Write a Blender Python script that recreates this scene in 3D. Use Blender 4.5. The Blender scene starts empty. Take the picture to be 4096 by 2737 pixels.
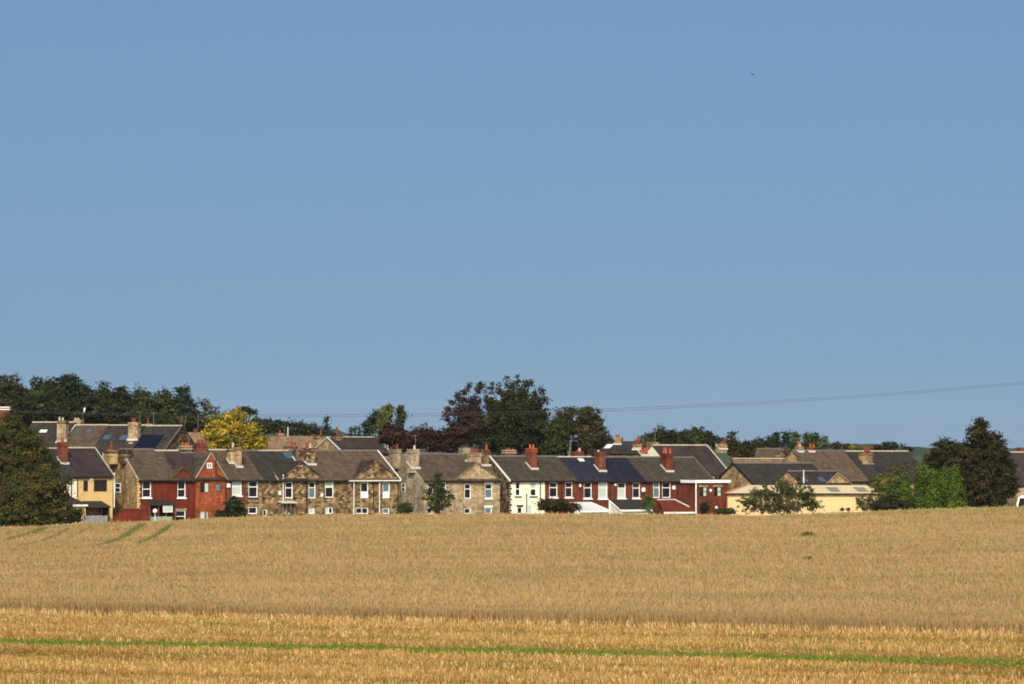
import bpy, math, random
import numpy as np
from mathutils import Vector, noise as mnoise
R = math.radians
scn = bpy.context.scene
COL = scn.collection

# ---------------------------------------------------------------- camera, sky, sun, exposure
F = 13600.0                      # focal length in pixels of the 4096 px wide photograph
CAMZ = 8.6
PITCH = math.atan(421.5 / F)
cam_d = bpy.data.cameras.new('camera'); cam = bpy.data.objects.new('camera', cam_d); COL.objects.link(cam)
cam.location = (0, 0, CAMZ); cam.rotation_euler = (R(90) + PITCH, 0, 0)
cam_d.sensor_width = 36; cam_d.lens = 36 * F / 4096; cam_d.clip_start = 0.5; cam_d.clip_end = 30000
scn.camera = cam

SKY_LIFT, SKY_SCALE, SKY_SAT, SKY_STR = .15, .9, 1.14, .15
SUN_EL, SUN_AZ = R(36), R(183)   # azimuth clockwise from +Y; behind the camera
world = bpy.data.worlds.new('World'); scn.world = world; world.use_nodes = True
wn = world.node_tree; bg = wn.nodes['Background']
sky = wn.nodes.new('ShaderNodeTexSky'); sky.sky_type = 'NISHITA'; sky.sun_disc = False
sky.sun_elevation = SUN_EL; sky.sun_rotation = SUN_AZ
sky.air_density = 1.0; sky.dust_density = 7.0; sky.ozone_density = 3.0; sky.altitude = 100
# clear, slightly hazy late-summer air: read the sky a little higher up so the horizon stays steel blue
tcw = wn.nodes.new('ShaderNodeTexCoord'); mpw = wn.nodes.new('ShaderNodeMapping'); mpw.inputs['Location'].default_value = (0, 0, SKY_LIFT); mpw.inputs['Scale'].default_value = (1, 1, SKY_SCALE)
nrm = wn.nodes.new('ShaderNodeVectorMath'); nrm.operation = 'NORMALIZE'
wn.links.new(tcw.outputs['Generated'], mpw.inputs[0]); wn.links.new(mpw.outputs[0], nrm.inputs[0]); wn.links.new(nrm.outputs[0], sky.inputs[0])
hs = wn.nodes.new('ShaderNodeHueSaturation'); hs.inputs['Saturation'].default_value = SKY_SAT
tn = wn.nodes.new('ShaderNodeMix'); tn.data_type = 'RGBA'; tn.blend_type = 'MULTIPLY'; tn.inputs[0].default_value = 1; tn.inputs[7].default_value = (.97, 1.005, 1.0, 1)
wn.links.new(sky.outputs[0], hs.inputs['Color']); wn.links.new(hs.outputs[0], tn.inputs[6]); wn.links.new(tn.outputs[2], bg.inputs[0]); bg.inputs[1].default_value = SKY_STR

sd = bpy.data.lights.new('sun', 'SUN'); sd.energy = 4.0; sd.angle = R(0.5); sd.color = (1.0, 0.93, 0.82)
so = bpy.data.objects.new('sun', sd); COL.objects.link(so)
sv = Vector((math.sin(SUN_AZ) * math.cos(SUN_EL), math.cos(SUN_AZ) * math.cos(SUN_EL), math.sin(SUN_EL)))
so.rotation_euler = sv.to_track_quat('Z', 'Y').to_euler(); so.location = (0, -50, 60)

scn.cycles.pixel_filter_type = 'BLACKMAN_HARRIS'; scn.cycles.filter_width = 1.8
scn.view_settings.view_transform = 'Standard'; scn.view_settings.look = 'None'
scn.view_settings.exposure = 0.0; scn.view_settings.gamma = 1.0

# ---------------------------------------------------------------- measuring: a pixel of the photograph and a distance give a point
CT, ST = math.cos(PITCH), math.sin(PITCH)
def ray(px, py):
    cx = (px - 2048) / F; cy = (1368.5 - py) / F
    dy = CT - cy * ST
    return cx / dy, (ST + cy * CT) / dy
def X(px, Y, py=1900): return ray(px, py)[0] * Y
def Z(py, Y): return CAMZ + ray(2048, py)[1] * Y
def PXof(x, Y): return 2048 + F * x / Y

# ---------------------------------------------------------------- objects
def tag(o, label=None, cat=None, group=None, kind=None):
    if label: o['label'] = label
    if cat: o['category'] = cat
    if group: o['group'] = group
    if kind: o['kind'] = kind
    return o
def empty(name, loc, rz=0.0):
    o = bpy.data.objects.new(name, None); COL.objects.link(o)
    o.location = loc; o.rotation_euler = (0, 0, rz); o.empty_display_size = .3
    return o
class MB:
    def __init__(s): s.v = []; s.f = []
    def add(s, vs, fs):
        n = len(s.v); s.v += [tuple(p) for p in vs]; s.f += [tuple(i + n for i in f) for f in fs]; return s
    def box(s, a0, a1, b0, b1, c0, c1):
        return s.add([(a0,b0,c0),(a1,b0,c0),(a1,b1,c0),(a0,b1,c0),(a0,b0,c1),(a1,b0,c1),(a1,b1,c1),(a0,b1,c1)],
                     [(3,2,1,0),(4,5,6,7),(0,1,5,4),(1,2,6,5),(2,3,7,6),(3,0,4,7)])
    def prism(s, poly, vec):
        n = len(poly); q = [tuple(Vector(p) + Vector(vec)) for p in poly]
        return s.add(list(poly) + q, [tuple(range(n))[::-1], tuple(range(n, 2*n))] + [(i, (i+1) % n, n + (i+1) % n, n + i) for i in range(n)])
    def tube(s, pts, rad, n=6, cap=True):
        pts = [Vector(p) for p in pts]
        rad = rad if isinstance(rad, (list, tuple)) else [rad] * len(pts)
        base = len(s.v)
        for i, p in enumerate(pts):
            d = (pts[min(i+1, len(pts)-1)] - pts[max(i-1, 0)]).normalized()
            a = d.cross(Vector((0, 0, 1)) if abs(d.z) < .9 else Vector((1, 0, 0))).normalized(); b = d.cross(a)
            for k in range(n):
                t = 2 * math.pi * k / n
                s.v.append(tuple(p + (a * math.cos(t) + b * math.sin(t)) * rad[i]))
        for i in range(len(pts) - 1):
            for k in range(n):
                a0 = base + i*n + k; a1 = base + i*n + (k+1) % n
                s.f.append((a0, a1, a1 + n, a0 + n))
        if cap:
            s.f.append(tuple(base + k for k in range(n))[::-1]); s.f.append(tuple(base + (len(pts)-1)*n + k for k in range(n)))
        return s
    def build(s, name, m, parent=None, smooth=False):
        me = bpy.data.meshes.new(name); me.from_pydata(s.v, [], s.f); me.update()
        me.materials.append(m)
        if smooth: me.polygons.foreach_set('use_smooth', [True] * len(me.polygons))
        o = bpy.data.objects.new(name, me); COL.objects.link(o)
        if parent: o.parent = parent
        return o
def np_mesh(name, verts, faces, m, cols=None, parent=None, smooth=False):
    """verts (N,3), faces (M,k) arrays; cols (N,3) stored as the colour attribute Col"""
    me = bpy.data.meshes.new(name); k = faces.shape[1]
    me.vertices.add(len(verts)); me.vertices.foreach_set('co', np.ascontiguousarray(verts, dtype=np.float32).ravel())
    me.loops.add(faces.size); me.loops.foreach_set('vertex_index', faces.astype(np.int32).ravel())
    me.polygons.add(len(faces)); me.polygons.foreach_set('loop_start', np.arange(0, faces.size, k, dtype=np.int32))
    if smooth: me.polygons.foreach_set('use_smooth', np.ones(len(faces), dtype=bool))
    if cols is not None:
        at = me.color_attributes.new('Col', 'FLOAT_COLOR', 'POINT')
        c4 = np.ones((len(verts), 4), dtype=np.float32); c4[:, :3] = cols; at.data.foreach_set('color', c4.ravel())
    me.update(calc_edges=True); me.materials.append(m)
    o = bpy.data.objects.new(name, me); COL.objects.link(o)
    if parent: o.parent = parent
    return o

# ---------------------------------------------------------------- materials
def srgb(r, g, b):
    f = lambda c: (c/255/12.92) if c/255 <= .04045 else ((c/255 + .055)/1.055) ** 2.4
    return (f(r), f(g), f(b))
def new_mat(name, rough=.85, spec=.2):
    m = bpy.data.materials.new(name); m.use_nodes = True
    b = m.node_tree.nodes['Principled BSDF']; b.inputs['Roughness'].default_value = rough
    b.inputs['Specular IOR Level'].default_value = spec
    return m, m.node_tree, b
def ramp(nt, fac, stops):
    r = nt.nodes.new('ShaderNodeValToRGB'); e = r.color_ramp.elements
    while len(e) < len(stops): e.new(.5)
    for i, (p, c) in enumerate(stops): e[i].position = p; e[i].color = (*c, 1)
    nt.links.new(fac, r.inputs[0]); return r.outputs[0]
def nz(nt, vec, scale, detail=3, rough=.55):
    n = nt.nodes.new('ShaderNodeTexNoise'); n.inputs['Scale'].default_value = scale
    n.inputs['Detail'].default_value = detail; n.inputs['Roughness'].default_value = rough
    nt.links.new(vec, n.inputs['Vector']); return n.outputs['Fac']
def mixc(nt, fac, a, b, mode='MIX'):
    m = nt.nodes.new('ShaderNodeMix'); m.data_type = 'RGBA'; m.blend_type = mode
    if isinstance(fac, float): m.inputs[0].default_value = fac
    else: nt.links.new(fac, m.inputs[0])
    for i, c in ((6, a), (7, b)):
        if isinstance(c, tuple): m.inputs[i].default_value = (*c, 1)
        else: nt.links.new(c, m.inputs[i])
    return m.outputs[2]
def wallvec(nt):
    tc = nt.nodes.new('ShaderNodeTexCoord'); s = nt.nodes.new('ShaderNodeSeparateXYZ'); nt.links.new(tc.outputs['Object'], s.inputs[0])
    a = nt.nodes.new('ShaderNodeMath'); a.operation = 'ADD'; nt.links.new(s.outputs[0], a.inputs[0]); nt.links.new(s.outputs[1], a.inputs[1])
    c = nt.nodes.new('ShaderNodeCombineXYZ'); nt.links.new(a.outputs[0], c.inputs[0]); nt.links.new(s.outputs[2], c.inputs[1])
    return c.outputs[0], tc.outputs['Object']
def bump(nt, b, h, strength, dist):
    n = nt.nodes.new('ShaderNodeBump'); n.inputs['Strength'].default_value = strength; n.inputs['Distance'].default_value = dist
    nt.links.new(h, n.inputs['Height']); nt.links.new(n.outputs[0], b.inputs['Normal'])
def m_plain(name, c, var=.15, scale=1.5, rough=.8, spec=.2):
    m, nt, b = new_mat(name, rough, spec)
    _, ob = wallvec(nt)
    lo = tuple(x * (1 - var) for x in c); hi = tuple(min(1, x * (1 + var)) for x in c)
    nt.links.new(ramp(nt, nz(nt, ob, scale, 5, .6), [(.3, lo), (.7, hi)]), b.inputs['Base Color'])
    return m
def m_masonry(name, c1, c2, c3, mortar, bw, bh, patch, soot=.5, bmp=.4):
    """coursed stone or brick: each block takes its own shade, with broad stained patches over it"""
    m, nt, b = new_mat(name, .9, .15)
    v, ob = wallvec(nt)
    t = nt.nodes.new('ShaderNodeTexBrick'); nt.links.new(v, t.inputs['Vector'])
    t.inputs['Scale'].default_value = 1; t.inputs['Brick Width'].default_value = bw; t.inputs['Row Height'].default_value = bh
    t.inputs['Mortar Size'].default_value = bh * .06; t.inputs['Mortar'].default_value = (*mortar, 1)
    t.inputs['Color1'].default_value = (0, 0, 0, 1); t.inputs['Color2'].default_value = (1, 1, 1, 1); t.inputs['Bias'].default_value = 0
    bl = ramp(nt, t.outputs['Color'], [(0, c1), (.5, c2), (1, c3)])
    bl = mixc(nt, t.outputs['Fac'], bl, mortar)
    stain = ramp(nt, nz(nt, ob, patch, 6, .7), [(.40, (soot, soot * .96, soot * .9)), (.56, (1, 1, 1))])
    out = mixc(nt, 1.0, bl, stain, 'MULTIPLY')
    mp = nt.nodes.new('ShaderNodeMapping'); mp.inputs['Scale'].default_value = (2.6, 2.6, .28); nt.links.new(ob, mp.inputs[0])
    out = mixc(nt, 1.0, out, ramp(nt, nz(nt, mp.outputs[0], 1.0, 5, .7), [(.36, (.66, .64, .62)), (.55, (1, 1, 1)), (.75, (1.14, 1.12, 1.08))]), 'MULTIPLY')   # rain streaks
    fine = ramp(nt, nz(nt, ob, 7, 3, .7), [(.3, (.8, .8, .8)), (.7, (1.12, 1.1, 1.08))])
    nt.links.new(mixc(nt, 1.0, out, fine, 'MULTIPLY'), b.inputs['Base Color'])
    bump(nt, b, t.outputs['Fac'], -bmp, .03)
    return m
def m_roof(name, c, var=.22, tint=(1, 1, 1)):
    m, nt, b = new_mat(name, .85, .08)
    v, ob = wallvec(nt)
    t = nt.nodes.new('ShaderNodeTexBrick'); nt.links.new(v, t.inputs['Vector']); t.inputs['Scale'].default_value = 1
    t.inputs['Brick Width'].default_value = .45; t.inputs['Row Height'].default_value = .22; t.inputs['Mortar Size'].default_value = .012
    t.inputs['Color1'].default_value = (*[x * (1 - var) for x in c], 1); t.inputs['Color2'].default_value = (*[x * (1 + var) for x in c], 1)
    t.inputs['Mortar'].default_value = (*[x * .6 for x in c], 1)
    p = ramp(nt, nz(nt, ob, .7, 6, .65), [(.3, (.78, .78, .8)), (.5, (1, 1, 1)), (.72, (1.25 * tint[0], 1.2 * tint[1], 1.1 * tint[2]))])
    mp = nt.nodes.new('ShaderNodeMapping'); mp.inputs['Scale'].default_value = (1.8, .5, .5); nt.links.new(ob, mp.inputs[0])
    q = ramp(nt, nz(nt, mp.outputs[0], 1.1, 6, .75), [(.34, (.70, .69, .66)), (.5, (1, 1, 1)), (.70, (1.22, 1.2, 1.12))])
    nt.links.new(mixc(nt, 1.0, mixc(nt, 1.0, t.outputs['Color'], p, 'MULTIPLY'), q, 'MULTIPLY'), b.inputs['Base Color'])
    bump(nt, b, t.outputs['Fac'], -.4, .02)
    return m
def m_leaf(name, rough=.7, trans=.25):
    m, nt, b = new_mat(name, rough, .15)
    a = nt.nodes.new('ShaderNodeAttribute'); a.attribute_name = 'Col'
    nt.links.new(a.outputs['Color'], b.inputs['Base Color'])
    tr = nt.nodes.new('ShaderNodeBsdfTranslucent'); nt.links.new(a.outputs['Color'], tr.inputs[0])
    mx = nt.nodes.new('ShaderNodeMixShader'); mx.inputs[0].default_value = trans
    nt.links.new(b.outputs[0], mx.inputs[1]); nt.links.new(tr.outputs[0], mx.inputs[2])
    nt.links.new(mx.outputs[0], nt.nodes['Material Output'].inputs['Surface'])
    return m
M = {}
M['stone'] = m_masonry('gritstone', (0.054, 0.0342, 0.018), (0.243, 0.1665, 0.081), (0.432, 0.3015, 0.153), (0.135, 0.0945, 0.054), .40, .23, .8, .42)
M['stone_dark'] = m_masonry('sooty_gritstone', (0.0425, 0.0306, 0.0204), (0.1615, 0.1105, 0.0595), (0.306, 0.2125, 0.1105), (0.085, 0.06375, 0.0425), .5, .27, .8, .28)
M['stone_pale'] = m_masonry('pale_gritstone', (0.264, 0.1936, 0.1056), (0.3872, 0.2992, 0.176), (0.484, 0.3784, 0.2376), (0.3344, 0.264, 0.1672), .5, .25, .6, .62, .25)
M['stone_grey'] = m_masonry('grey_render_stone', (0.2992, 0.2464, 0.1672), (0.4048, 0.3344, 0.2288), (0.484, 0.396, 0.264), (0.3344, 0.2816, 0.2024), .5, .25, .5, .5, .2)
M['stone_gable'] = m_masonry('tan_gable_stone', (0.2464, 0.1584, 0.0704), (0.3696, 0.2552, 0.1232), (0.4752, 0.3432, 0.176), (0.2816, 0.2024, 0.1144), .4, .2, .7, .5)
M['red_brick'] = m_masonry('red_brick', (0.104, 0.0256, 0.0136), (0.14, 0.036, 0.0184), (0.176, 0.0496, 0.0264), (0.12, 0.048, 0.028), .225, .075, .5, .68)
M['red_paint'] = m_masonry('red_painted_brick', (.115,.020,.011), (.135,.025,.013), (.155,.030,.016), (.105,.020,.012), .225, .075, .5, .82, .2)
M['orange_brick'] = m_masonry('orange_brick', (0.2244, 0.04638, 0.01646), (0.2992, 0.07106, 0.02394), (0.3516, 0.1047, 0.04114), (0.2244, 0.08976, 0.04488), .4, .14, .6, .62)
M['brown_brick'] = m_masonry('brown_red_brick', (0.1105, 0.0323, 0.0187), (0.1615, 0.04675, 0.02635), (0.2125, 0.0663, 0.03825), (0.17, 0.085, 0.0595), .225, .075, .9, .75)
M['cream'] = m_plain('cream_render', (.70,.63,.47), .08, .9)
M['yellow'] = m_plain('yellow_render', (.50,.345,.14), .12, .9)
M['warehouse'] = m_plain('pale_yellow_cladding', (0.5505, 0.421, 0.2105), .03, .4)
M['warehouse_roof'] = m_plain('pale_cream_roof_sheet', (0.589, 0.475, 0.266), .05, .4, .6)
M['pink_trim'] = m_plain('faded_red_trim', (.42,.16,.12), .1)
M['white'] = m_plain('white_plastic', (.70,.70,.67), .04, 1, .45, .4)
M['offwhite'] = m_plain('offwhite_paint', (.6,.58,.52), .1)
M['lead'] = m_plain('lead_flashing', (.42,.41,.385), .15, 3)
M['mortar_strip'] = m_plain('pale_verge_mortar', (.32,.28,.215), .2, 3)
M['ridge_stone'] = m_plain('stone_ridge_tile', (.30,.24,.17), .25, 2)
M['ridge_dark'] = m_plain('dark_ridge_tile', (.10,.085,.075), .25, 2)
M['black'] = m_plain('black_paint', (.012,.011,.011), .2)
M['gutter'] = m_plain('dark_gutter', (.02,.018,.018), .2)
M['brown_frame'] = m_plain('brown_frame', (.04,.018,.012), .2)
M['wood_grey'] = m_plain('grey_timber', (.2,.19,.18), .25, 3)
M['green_wood'] = m_plain('pale_green_paint', (.22,.30,.2), .15, 2)
M['clay'] = m_plain('orange_clay_pot', (.29,.07,.03), .2, 6)
M['clay_red'] = m_plain('dark_red_clay_pot', (.19,.03,.02), .2, 6)
M['clay_buff'] = m_plain('buff_clay_pot', (.42,.34,.24), .2, 6)
M['r_brown'] = m_roof('brown_stone_slate', (0.0704, 0.0519, 0.0357))
M['r_brown2'] = m_roof('warm_brown_stone_slate', (0.0848, 0.0594, 0.0396))
M['r_tan'] = m_roof('tan_concrete_tile', (0.1628, 0.1083, 0.0622))
M['r_grey'] = m_roof('grey_slate', (0.032, 0.0282, 0.0244))
M['r_olive'] = m_roof('olive_grey_slate', (0.0501, 0.0422, 0.0309))
M['r_purple'] = m_roof('purple_slate', (0.0361, 0.0263, 0.0273))
M['r_purple2'] = m_roof('plum_grey_slate', (0.0383, 0.0291, 0.0264))
M['r_dark'] = m_roof('dark_slate', (0.0319, 0.03, 0.0319))
M['r_navy'] = m_roof('blue_black_slate', (0.0204, 0.0216, 0.033))
M['r_navy2'] = m_roof('new_blue_black_slate', (0.0146, 0.0151, 0.0252))
M['r_red'] = m_roof('rosemary_red_tile', (0.111, 0.0293, 0.0168))
M['glass'], nt_, b_ = new_mat('window_glass', .08, .5); b_.inputs['Base Color'].default_value = (.012,.013,.014,1)
M['glass_blind'] = m_plain('drawn_blind_behind_glass', (.40,.46,.40), .08, 1, .3, .5)
M['glass_blue'] = m_plain('net_curtain_behind_glass', (.10,.15,.17), .2, 1, .2, .5)
M['skylight'] = m_plain('skylight_glass', (.045,.08,.125), .15, 1, .3, .3)
M['skylight_pale'] = m_plain('pale_skylight_sheet', (.62,.68,.66), .05, 1, .3, .5)
M['solar'], nt_, b_ = new_mat('solar_glass', .15, .5); b_.inputs['Base Color'].default_value = (.005,.006,.016,1); b_.inputs['Roughness'].default_value = .5; b_.inputs['Specular IOR Level'].default_value = .12
M['trunk'] = m_plain('bark', (.09,.07,.05), .3, 3)
M['birch_bark'] = m_plain('pale_bark', (.35,.32,.27), .3, 3)
M['leaf'] = m_leaf('leaves')
M['straw'] = m_leaf('straw_stalks', .75, .2)
M['cable'] = m_plain('cable', (.05,.05,.05), .1)

# ---------------------------------------------------------------- the ground
CREST = [(-3000,2120),(0,2106),(200,2099),(330,2091),(450,2086),(600,2083),(700,2080),(750,2074),(900,2068),(1000,2064),(1500,2054),(2000,2050),(2600,2053),(3000,2059),(3300,2050),(3500,2040),(3700,2031),(4096,2023),(7000,2005)]
CX = np.array([c[0] for c in CREST], float); CY = np.array([c[1] for c in CREST], float)
YC = 332.0; CROP_H = 0.64; ZV = -0.9
def ground_z(x, Y):
    x = np.asarray(x, float); Y = np.asarray(Y, float)
    pxl = 2048 + F * x / np.maximum(Y, 60)
    zc = CAMZ - (np.interp(pxl, CX, CY) - 1790) * YC / F - CROP_H - .14
    t = np.clip((Y - 175) / (YC - 175), 0, 1)
    up = zc * (t * t * (.35) + t * .65)
    d = np.clip((Y - YC) / 28, 0, 1); d = d * d * (3 - 2 * d)
    z = up * (1 - d) + ZV * d
    far = np.clip((Y - 460) / 400, 0, 1)
    return z + far * far * (3 - 2 * far) * 3.0
# lines of the drill rows: parallel, from measured pixels of the uncut edge (s = pixels below the horizon)
def line_y(s0, s1):
    Ya, Yb = CAMZ * F / s0, CAMZ * F / s1
    xa, xb = X(0, Ya), X(4096, Yb)
    k = (Yb - Ya) / (xb - xa); return Ya - k * xa, k
EDGE0, EDGEK = line_y(667, 757)
GR0, GRK = line_y(781, 868)
def grid(name, xs, ys, zf, m, cf=None):
    gx, gy = np.meshgrid(xs, ys); z = zf(gx, gy)
    v = np.stack([gx, gy, z], -1).reshape(-1, 3); nx, ny = len(xs), len(ys)
    i = np.arange(nx * ny).reshape(ny, nx)
    f = np.stack([i[:-1,:-1], i[:-1,1:], i[1:,1:], i[1:,:-1]], -1).reshape(-1, 4)
    c = cf(v) if cf else None
    return np_mesh(name, v, f, m, c, smooth=True)
def m_ground():
    m, nt, b = new_mat('soil_and_litter', .95, .1)
    g = nt.nodes.new('ShaderNodeNewGeometry'); s = nt.nodes.new('ShaderNodeSeparateXYZ'); nt.links.new(g.outputs['Position'], s.inputs[0])
    mp = nt.nodes.new('ShaderNodeMapping'); mp.inputs['Scale'].default_value = (.25, 1, 1); nt.links.new(g.outputs['Position'], mp.inputs[0])
    straw = ramp(nt, nz(nt, mp.outputs[0], 1.3, 8, .7), [(.28, (.07,.055,.012)), (.42, (.16,.085,.022)), (.60, (.27,.155,.045)), (.75, (.36,.23,.08))])
    fleck = ramp(nt, nz(nt, g.outputs['Position'], 9, 4, .8), [(.35, (.6,.58,.5)), (.6, (1.15,1.12,1.05))])
    straw = mixc(nt, 1.0, straw, fleck, 'MULTIPLY')
    vill = ramp(nt, nz(nt, g.outputs['Position'], .2, 5, .6), [(.35, (.03,.05,.012)), (.6, (.07,.085,.03))])
    t = nt.nodes.new('ShaderNodeMath'); t.operation = 'GREATER_THAN'; t.inputs[1].default_value = 346; nt.links.new(s.outputs[1], t.inputs[0])
    nt.links.new(mixc(nt, t.outputs[0], straw, vill), b.inputs['Base Color'])
    return m
xs = np.concatenate([np.linspace(-5000, -120, 25), np.arange(-110, 111, 2.0), np.linspace(120, 5000, 25)])
ys = np.concatenate([np.linspace(-400, 100, 12), np.arange(104, 480, 2.0), np.linspace(490, 9000, 40)])
g_ = grid('ground', xs, ys, ground_z, m_ground()); tag(g_, kind='structure')

rng = np.random.default_rng(7)
def vnoise(x, y, seed, cell):
    """smooth value noise on arrays"""
    r = np.random.default_rng(seed).random((257, 257)); a = x / cell; b = y / cell
    i = np.floor(a).astype(int); j = np.floor(b).astype(int); fa = a - i; fb = b - j
    fa = fa * fa * (3 - 2 * fa); fb = fb * fb * (3 - 2 * fb)
    g = lambda p, q: r[p % 257, q % 257]
    return (g(i, j) * (1-fa) + g(i+1, j) * fa) * (1-fb) + (g(i, j+1) * (1-fa) + g(i+1, j+1) * fa) * fb
def crop_top(x, Y):
    return ground_z(x, Y) + CROP_H * (1 - np.clip((Y - 344) / 8, 0, 1)) + .10 * (vnoise(x, Y * .5, 3, 1.3) - .5) + .10 * (vnoise(x, Y, 4, 6) - .5)
def seat(pts):
    """photograph pixels -> points on the crop surface (walk along the sight line)"""
    out = []
    for px, py in pts:
        kx, kz = ray(px, py); Y = 180.0
        while Y < 342:
            if CAMZ + kz * Y <= float(ground_z(kx * Y, Y)) + CROP_H + .05: break
            Y += .25
        out.append((kx * Y, Y))
    return out
TRAM = [(seat([(380,2182),(440,2165),(490,2146),(530,2122),(560,2100),(572,2092)]), 1.0, 1.0), (seat([(545,2172),(590,2155),(630,2135),(665,2112),(690,2094)]), .8, .85),
        (seat([(20,2160),(80,2140),(140,2128),(175,2108)]), 1.2, .85), (seat([(90,2180),(170,2160),(230,2135),(280,2112)]), .7, .8), (seat([(270,2152),(320,2128),(365,2106)]), .5, .75)]
def tram_mask(x, y):
    m = np.zeros_like(x)
    for pts, w, st in TRAM:
        for (ax, ay), (bx, by) in zip(pts[:-1], pts[1:]):
            L2 = (bx-ax)**2 + (by-ay)**2 + 1e-9; t = np.clip(((x-ax)*(bx-ax) + (y-ay)*(by-ay)) / L2, 0, 1)
            d = np.hypot(x - ax - t*(bx-ax), y - ay - t*(by-ay))
            m = np.maximum(m, st * np.clip(1.5 - d / (w * .38), 0, 1) * (.7 + .3 * vnoise(x, y, 71, 1.2)))
    return m
def green_patch(x, y):
    """weedier, greener drifts running along the rows"""
    n = vnoise(x, y * 3.2, 11, 22) * .6 + vnoise(x, y * 3, 12, 9) * .4
    far = np.clip((y - 255) / 60, 0, 1)
    return np.clip((n - .52) * 4, 0, 1) * far * .55
def crop_col(x, y, rnd):
    base = np.array([.325, .214, .083]); pale = np.array([.375, .262, .120]); brown = np.array([.240, .147, .064]); green = np.array([.13, .15, .03])
    n = vnoise(x, y, 21, 3.5) * .5 + vnoise(x, y, 22, .8) * .5
    c = base + (pale - base) * np.clip(rnd * 1.5 - .4, 0, 1)[:, None] 
    c = c + (brown - c) * (np.clip((.45 - n) * 2.2, 0, .55) * (rnd < .7))[:, None]
    b1 = vnoise(x, y * 5, 23, 30); b2 = vnoise(x, y * 4, 24, 11); c = c * (1 + .16 * (b1 - .5) + .12 * (b2 - .5))[:, None]
    ed = np.clip(1 - (y - (EDGE0 + EDGEK * x)) / 9, 0, 1); c = c + (brown * 1.05 - c) * (ed * .35)[:, None]
    c = c + (green * 1.4 - c) * (green_patch(x, y) * .6)[:, None]
    c = c + (green * .8 - c) * (np.clip(tram_mask(x, y) * 1.3, 0, 1) * .9)[:, None]
    return np.clip(c, 0, 1)
def blades(x, y, z0, h, w, lean, cols, yaw_spread=1.4):
    """one slim four-cornered stalk or tuft per entry, rooted at z0"""
    n = len(x); yaw = rng.uniform(-yaw_spread, yaw_spread, n); dx, dy = np.cos(yaw) * w / 2, np.sin(yaw) * w / 2
    lx, ly = rng.normal(0, lean, n) * h, rng.normal(0, lean, n) * h
    v = np.empty((n, 4, 3))
    v[:, 0] = np.stack([x - dx, y - dy, z0], -1); v[:, 1] = np.stack([x + dx, y + dy, z0], -1)
    v[:, 2] = np.stack([x + lx + dx * .7, y + ly + dy * .7, z0 + h], -1); v[:, 3] = np.stack([x + lx - dx * .5, y + ly - dy * .5, z0 + h * rng.uniform(.8, 1.1, n)], -1)
    f = np.arange(n * 4).reshape(n, 4)
    return v.reshape(-1, 3), f, np.repeat(cols, 4, 0)
def wedge(n, Y0, Y1, power=1.0, pad=9):
    """random ground points filling the seen wedge (and some metres either side)"""
    y = Y0 + (Y1 - Y0) * rng.random(n) ** power
    half = 2048 / F * y + pad
    return (rng.random(n) * 2 - 1) * half, y

# uncut barley: a body with standing stalks over it
ys = np.arange(0, 190, .6)
def crop_body():
    xs = np.arange(-126, 126.1, .6); nx = len(xs)
    gx = np.tile(xs, (len(ys) + 1, 1)); e = EDGE0 + EDGEK * xs + .35 * (vnoise(xs, xs * 0, 31, 1.7) - .5)
    gy = np.concatenate([e[None, :], e[None, :] + ys[:, None]], 0); gy = np.minimum(gy, 353)
    z = crop_top(gx, gy); z[0] = ground_z(gx[0], gy[0]) - .05; z -= .06
    v = np.stack([gx, gy, z], -1).reshape(-1, 3); i = np.arange(v.shape[0]).reshape(-1, nx)
    f = np.stack([i[:-1,:-1], i[:-1,1:], i[1:,1:], i[1:,:-1]], -1).reshape(-1, 4)
    c = crop_col(v[:, 0], v[:, 1], np.full(len(v), .35)) * .85
    return v, f, c
v1, f1, c1 = crop_body()
x, y = wedge(620000, 140, 348, 1.4, 22)
k = (y > EDGE0 + EDGEK * x) ; x, y = x[k], y[k]
tm = tram_mask(x, y)
h = .19 + .09 * rng.random(len(x)) + .16 * (rng.random(len(x)) > .94) - .10 * tm
w = (.030 + .035 * rng.random(len(x))) * (y / 230) ** .8
v2, f2, c2 = blades(x, y, crop_top(x, y) - .16, h, w, .25, crop_col(x, y, rng.random(len(x))))
# the standing face along the cut edge
n = 52000; x = rng.uniform(-52, 52, n); y = EDGE0 + EDGEK * x + rng.uniform(-.25, .9, n) + .35 * (vnoise(x, x * 0, 31, 1.7) - .5)
cc = crop_col(x, y, rng.random(n)) * rng.uniform(.72, 1.2, n)[:, None]
v3, f3, c3 = blades(x, y, ground_z(x, y), .50 + .28 * rng.random(n), .02 + .03 * rng.random(n), .12, cc)
V = np.concatenate([v1, v2, v3]); Fc = np.concatenate([f1, f2 + len(v1), f3 + len(v1) + len(v2)]); Cc = np.concatenate([c1, c2, c3])
barley = np_mesh('barley', V, Fc, M['straw'], Cc); tag(barley, 'standing ripe barley covering the field up to the crest', 'barley', kind='stuff')

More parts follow.
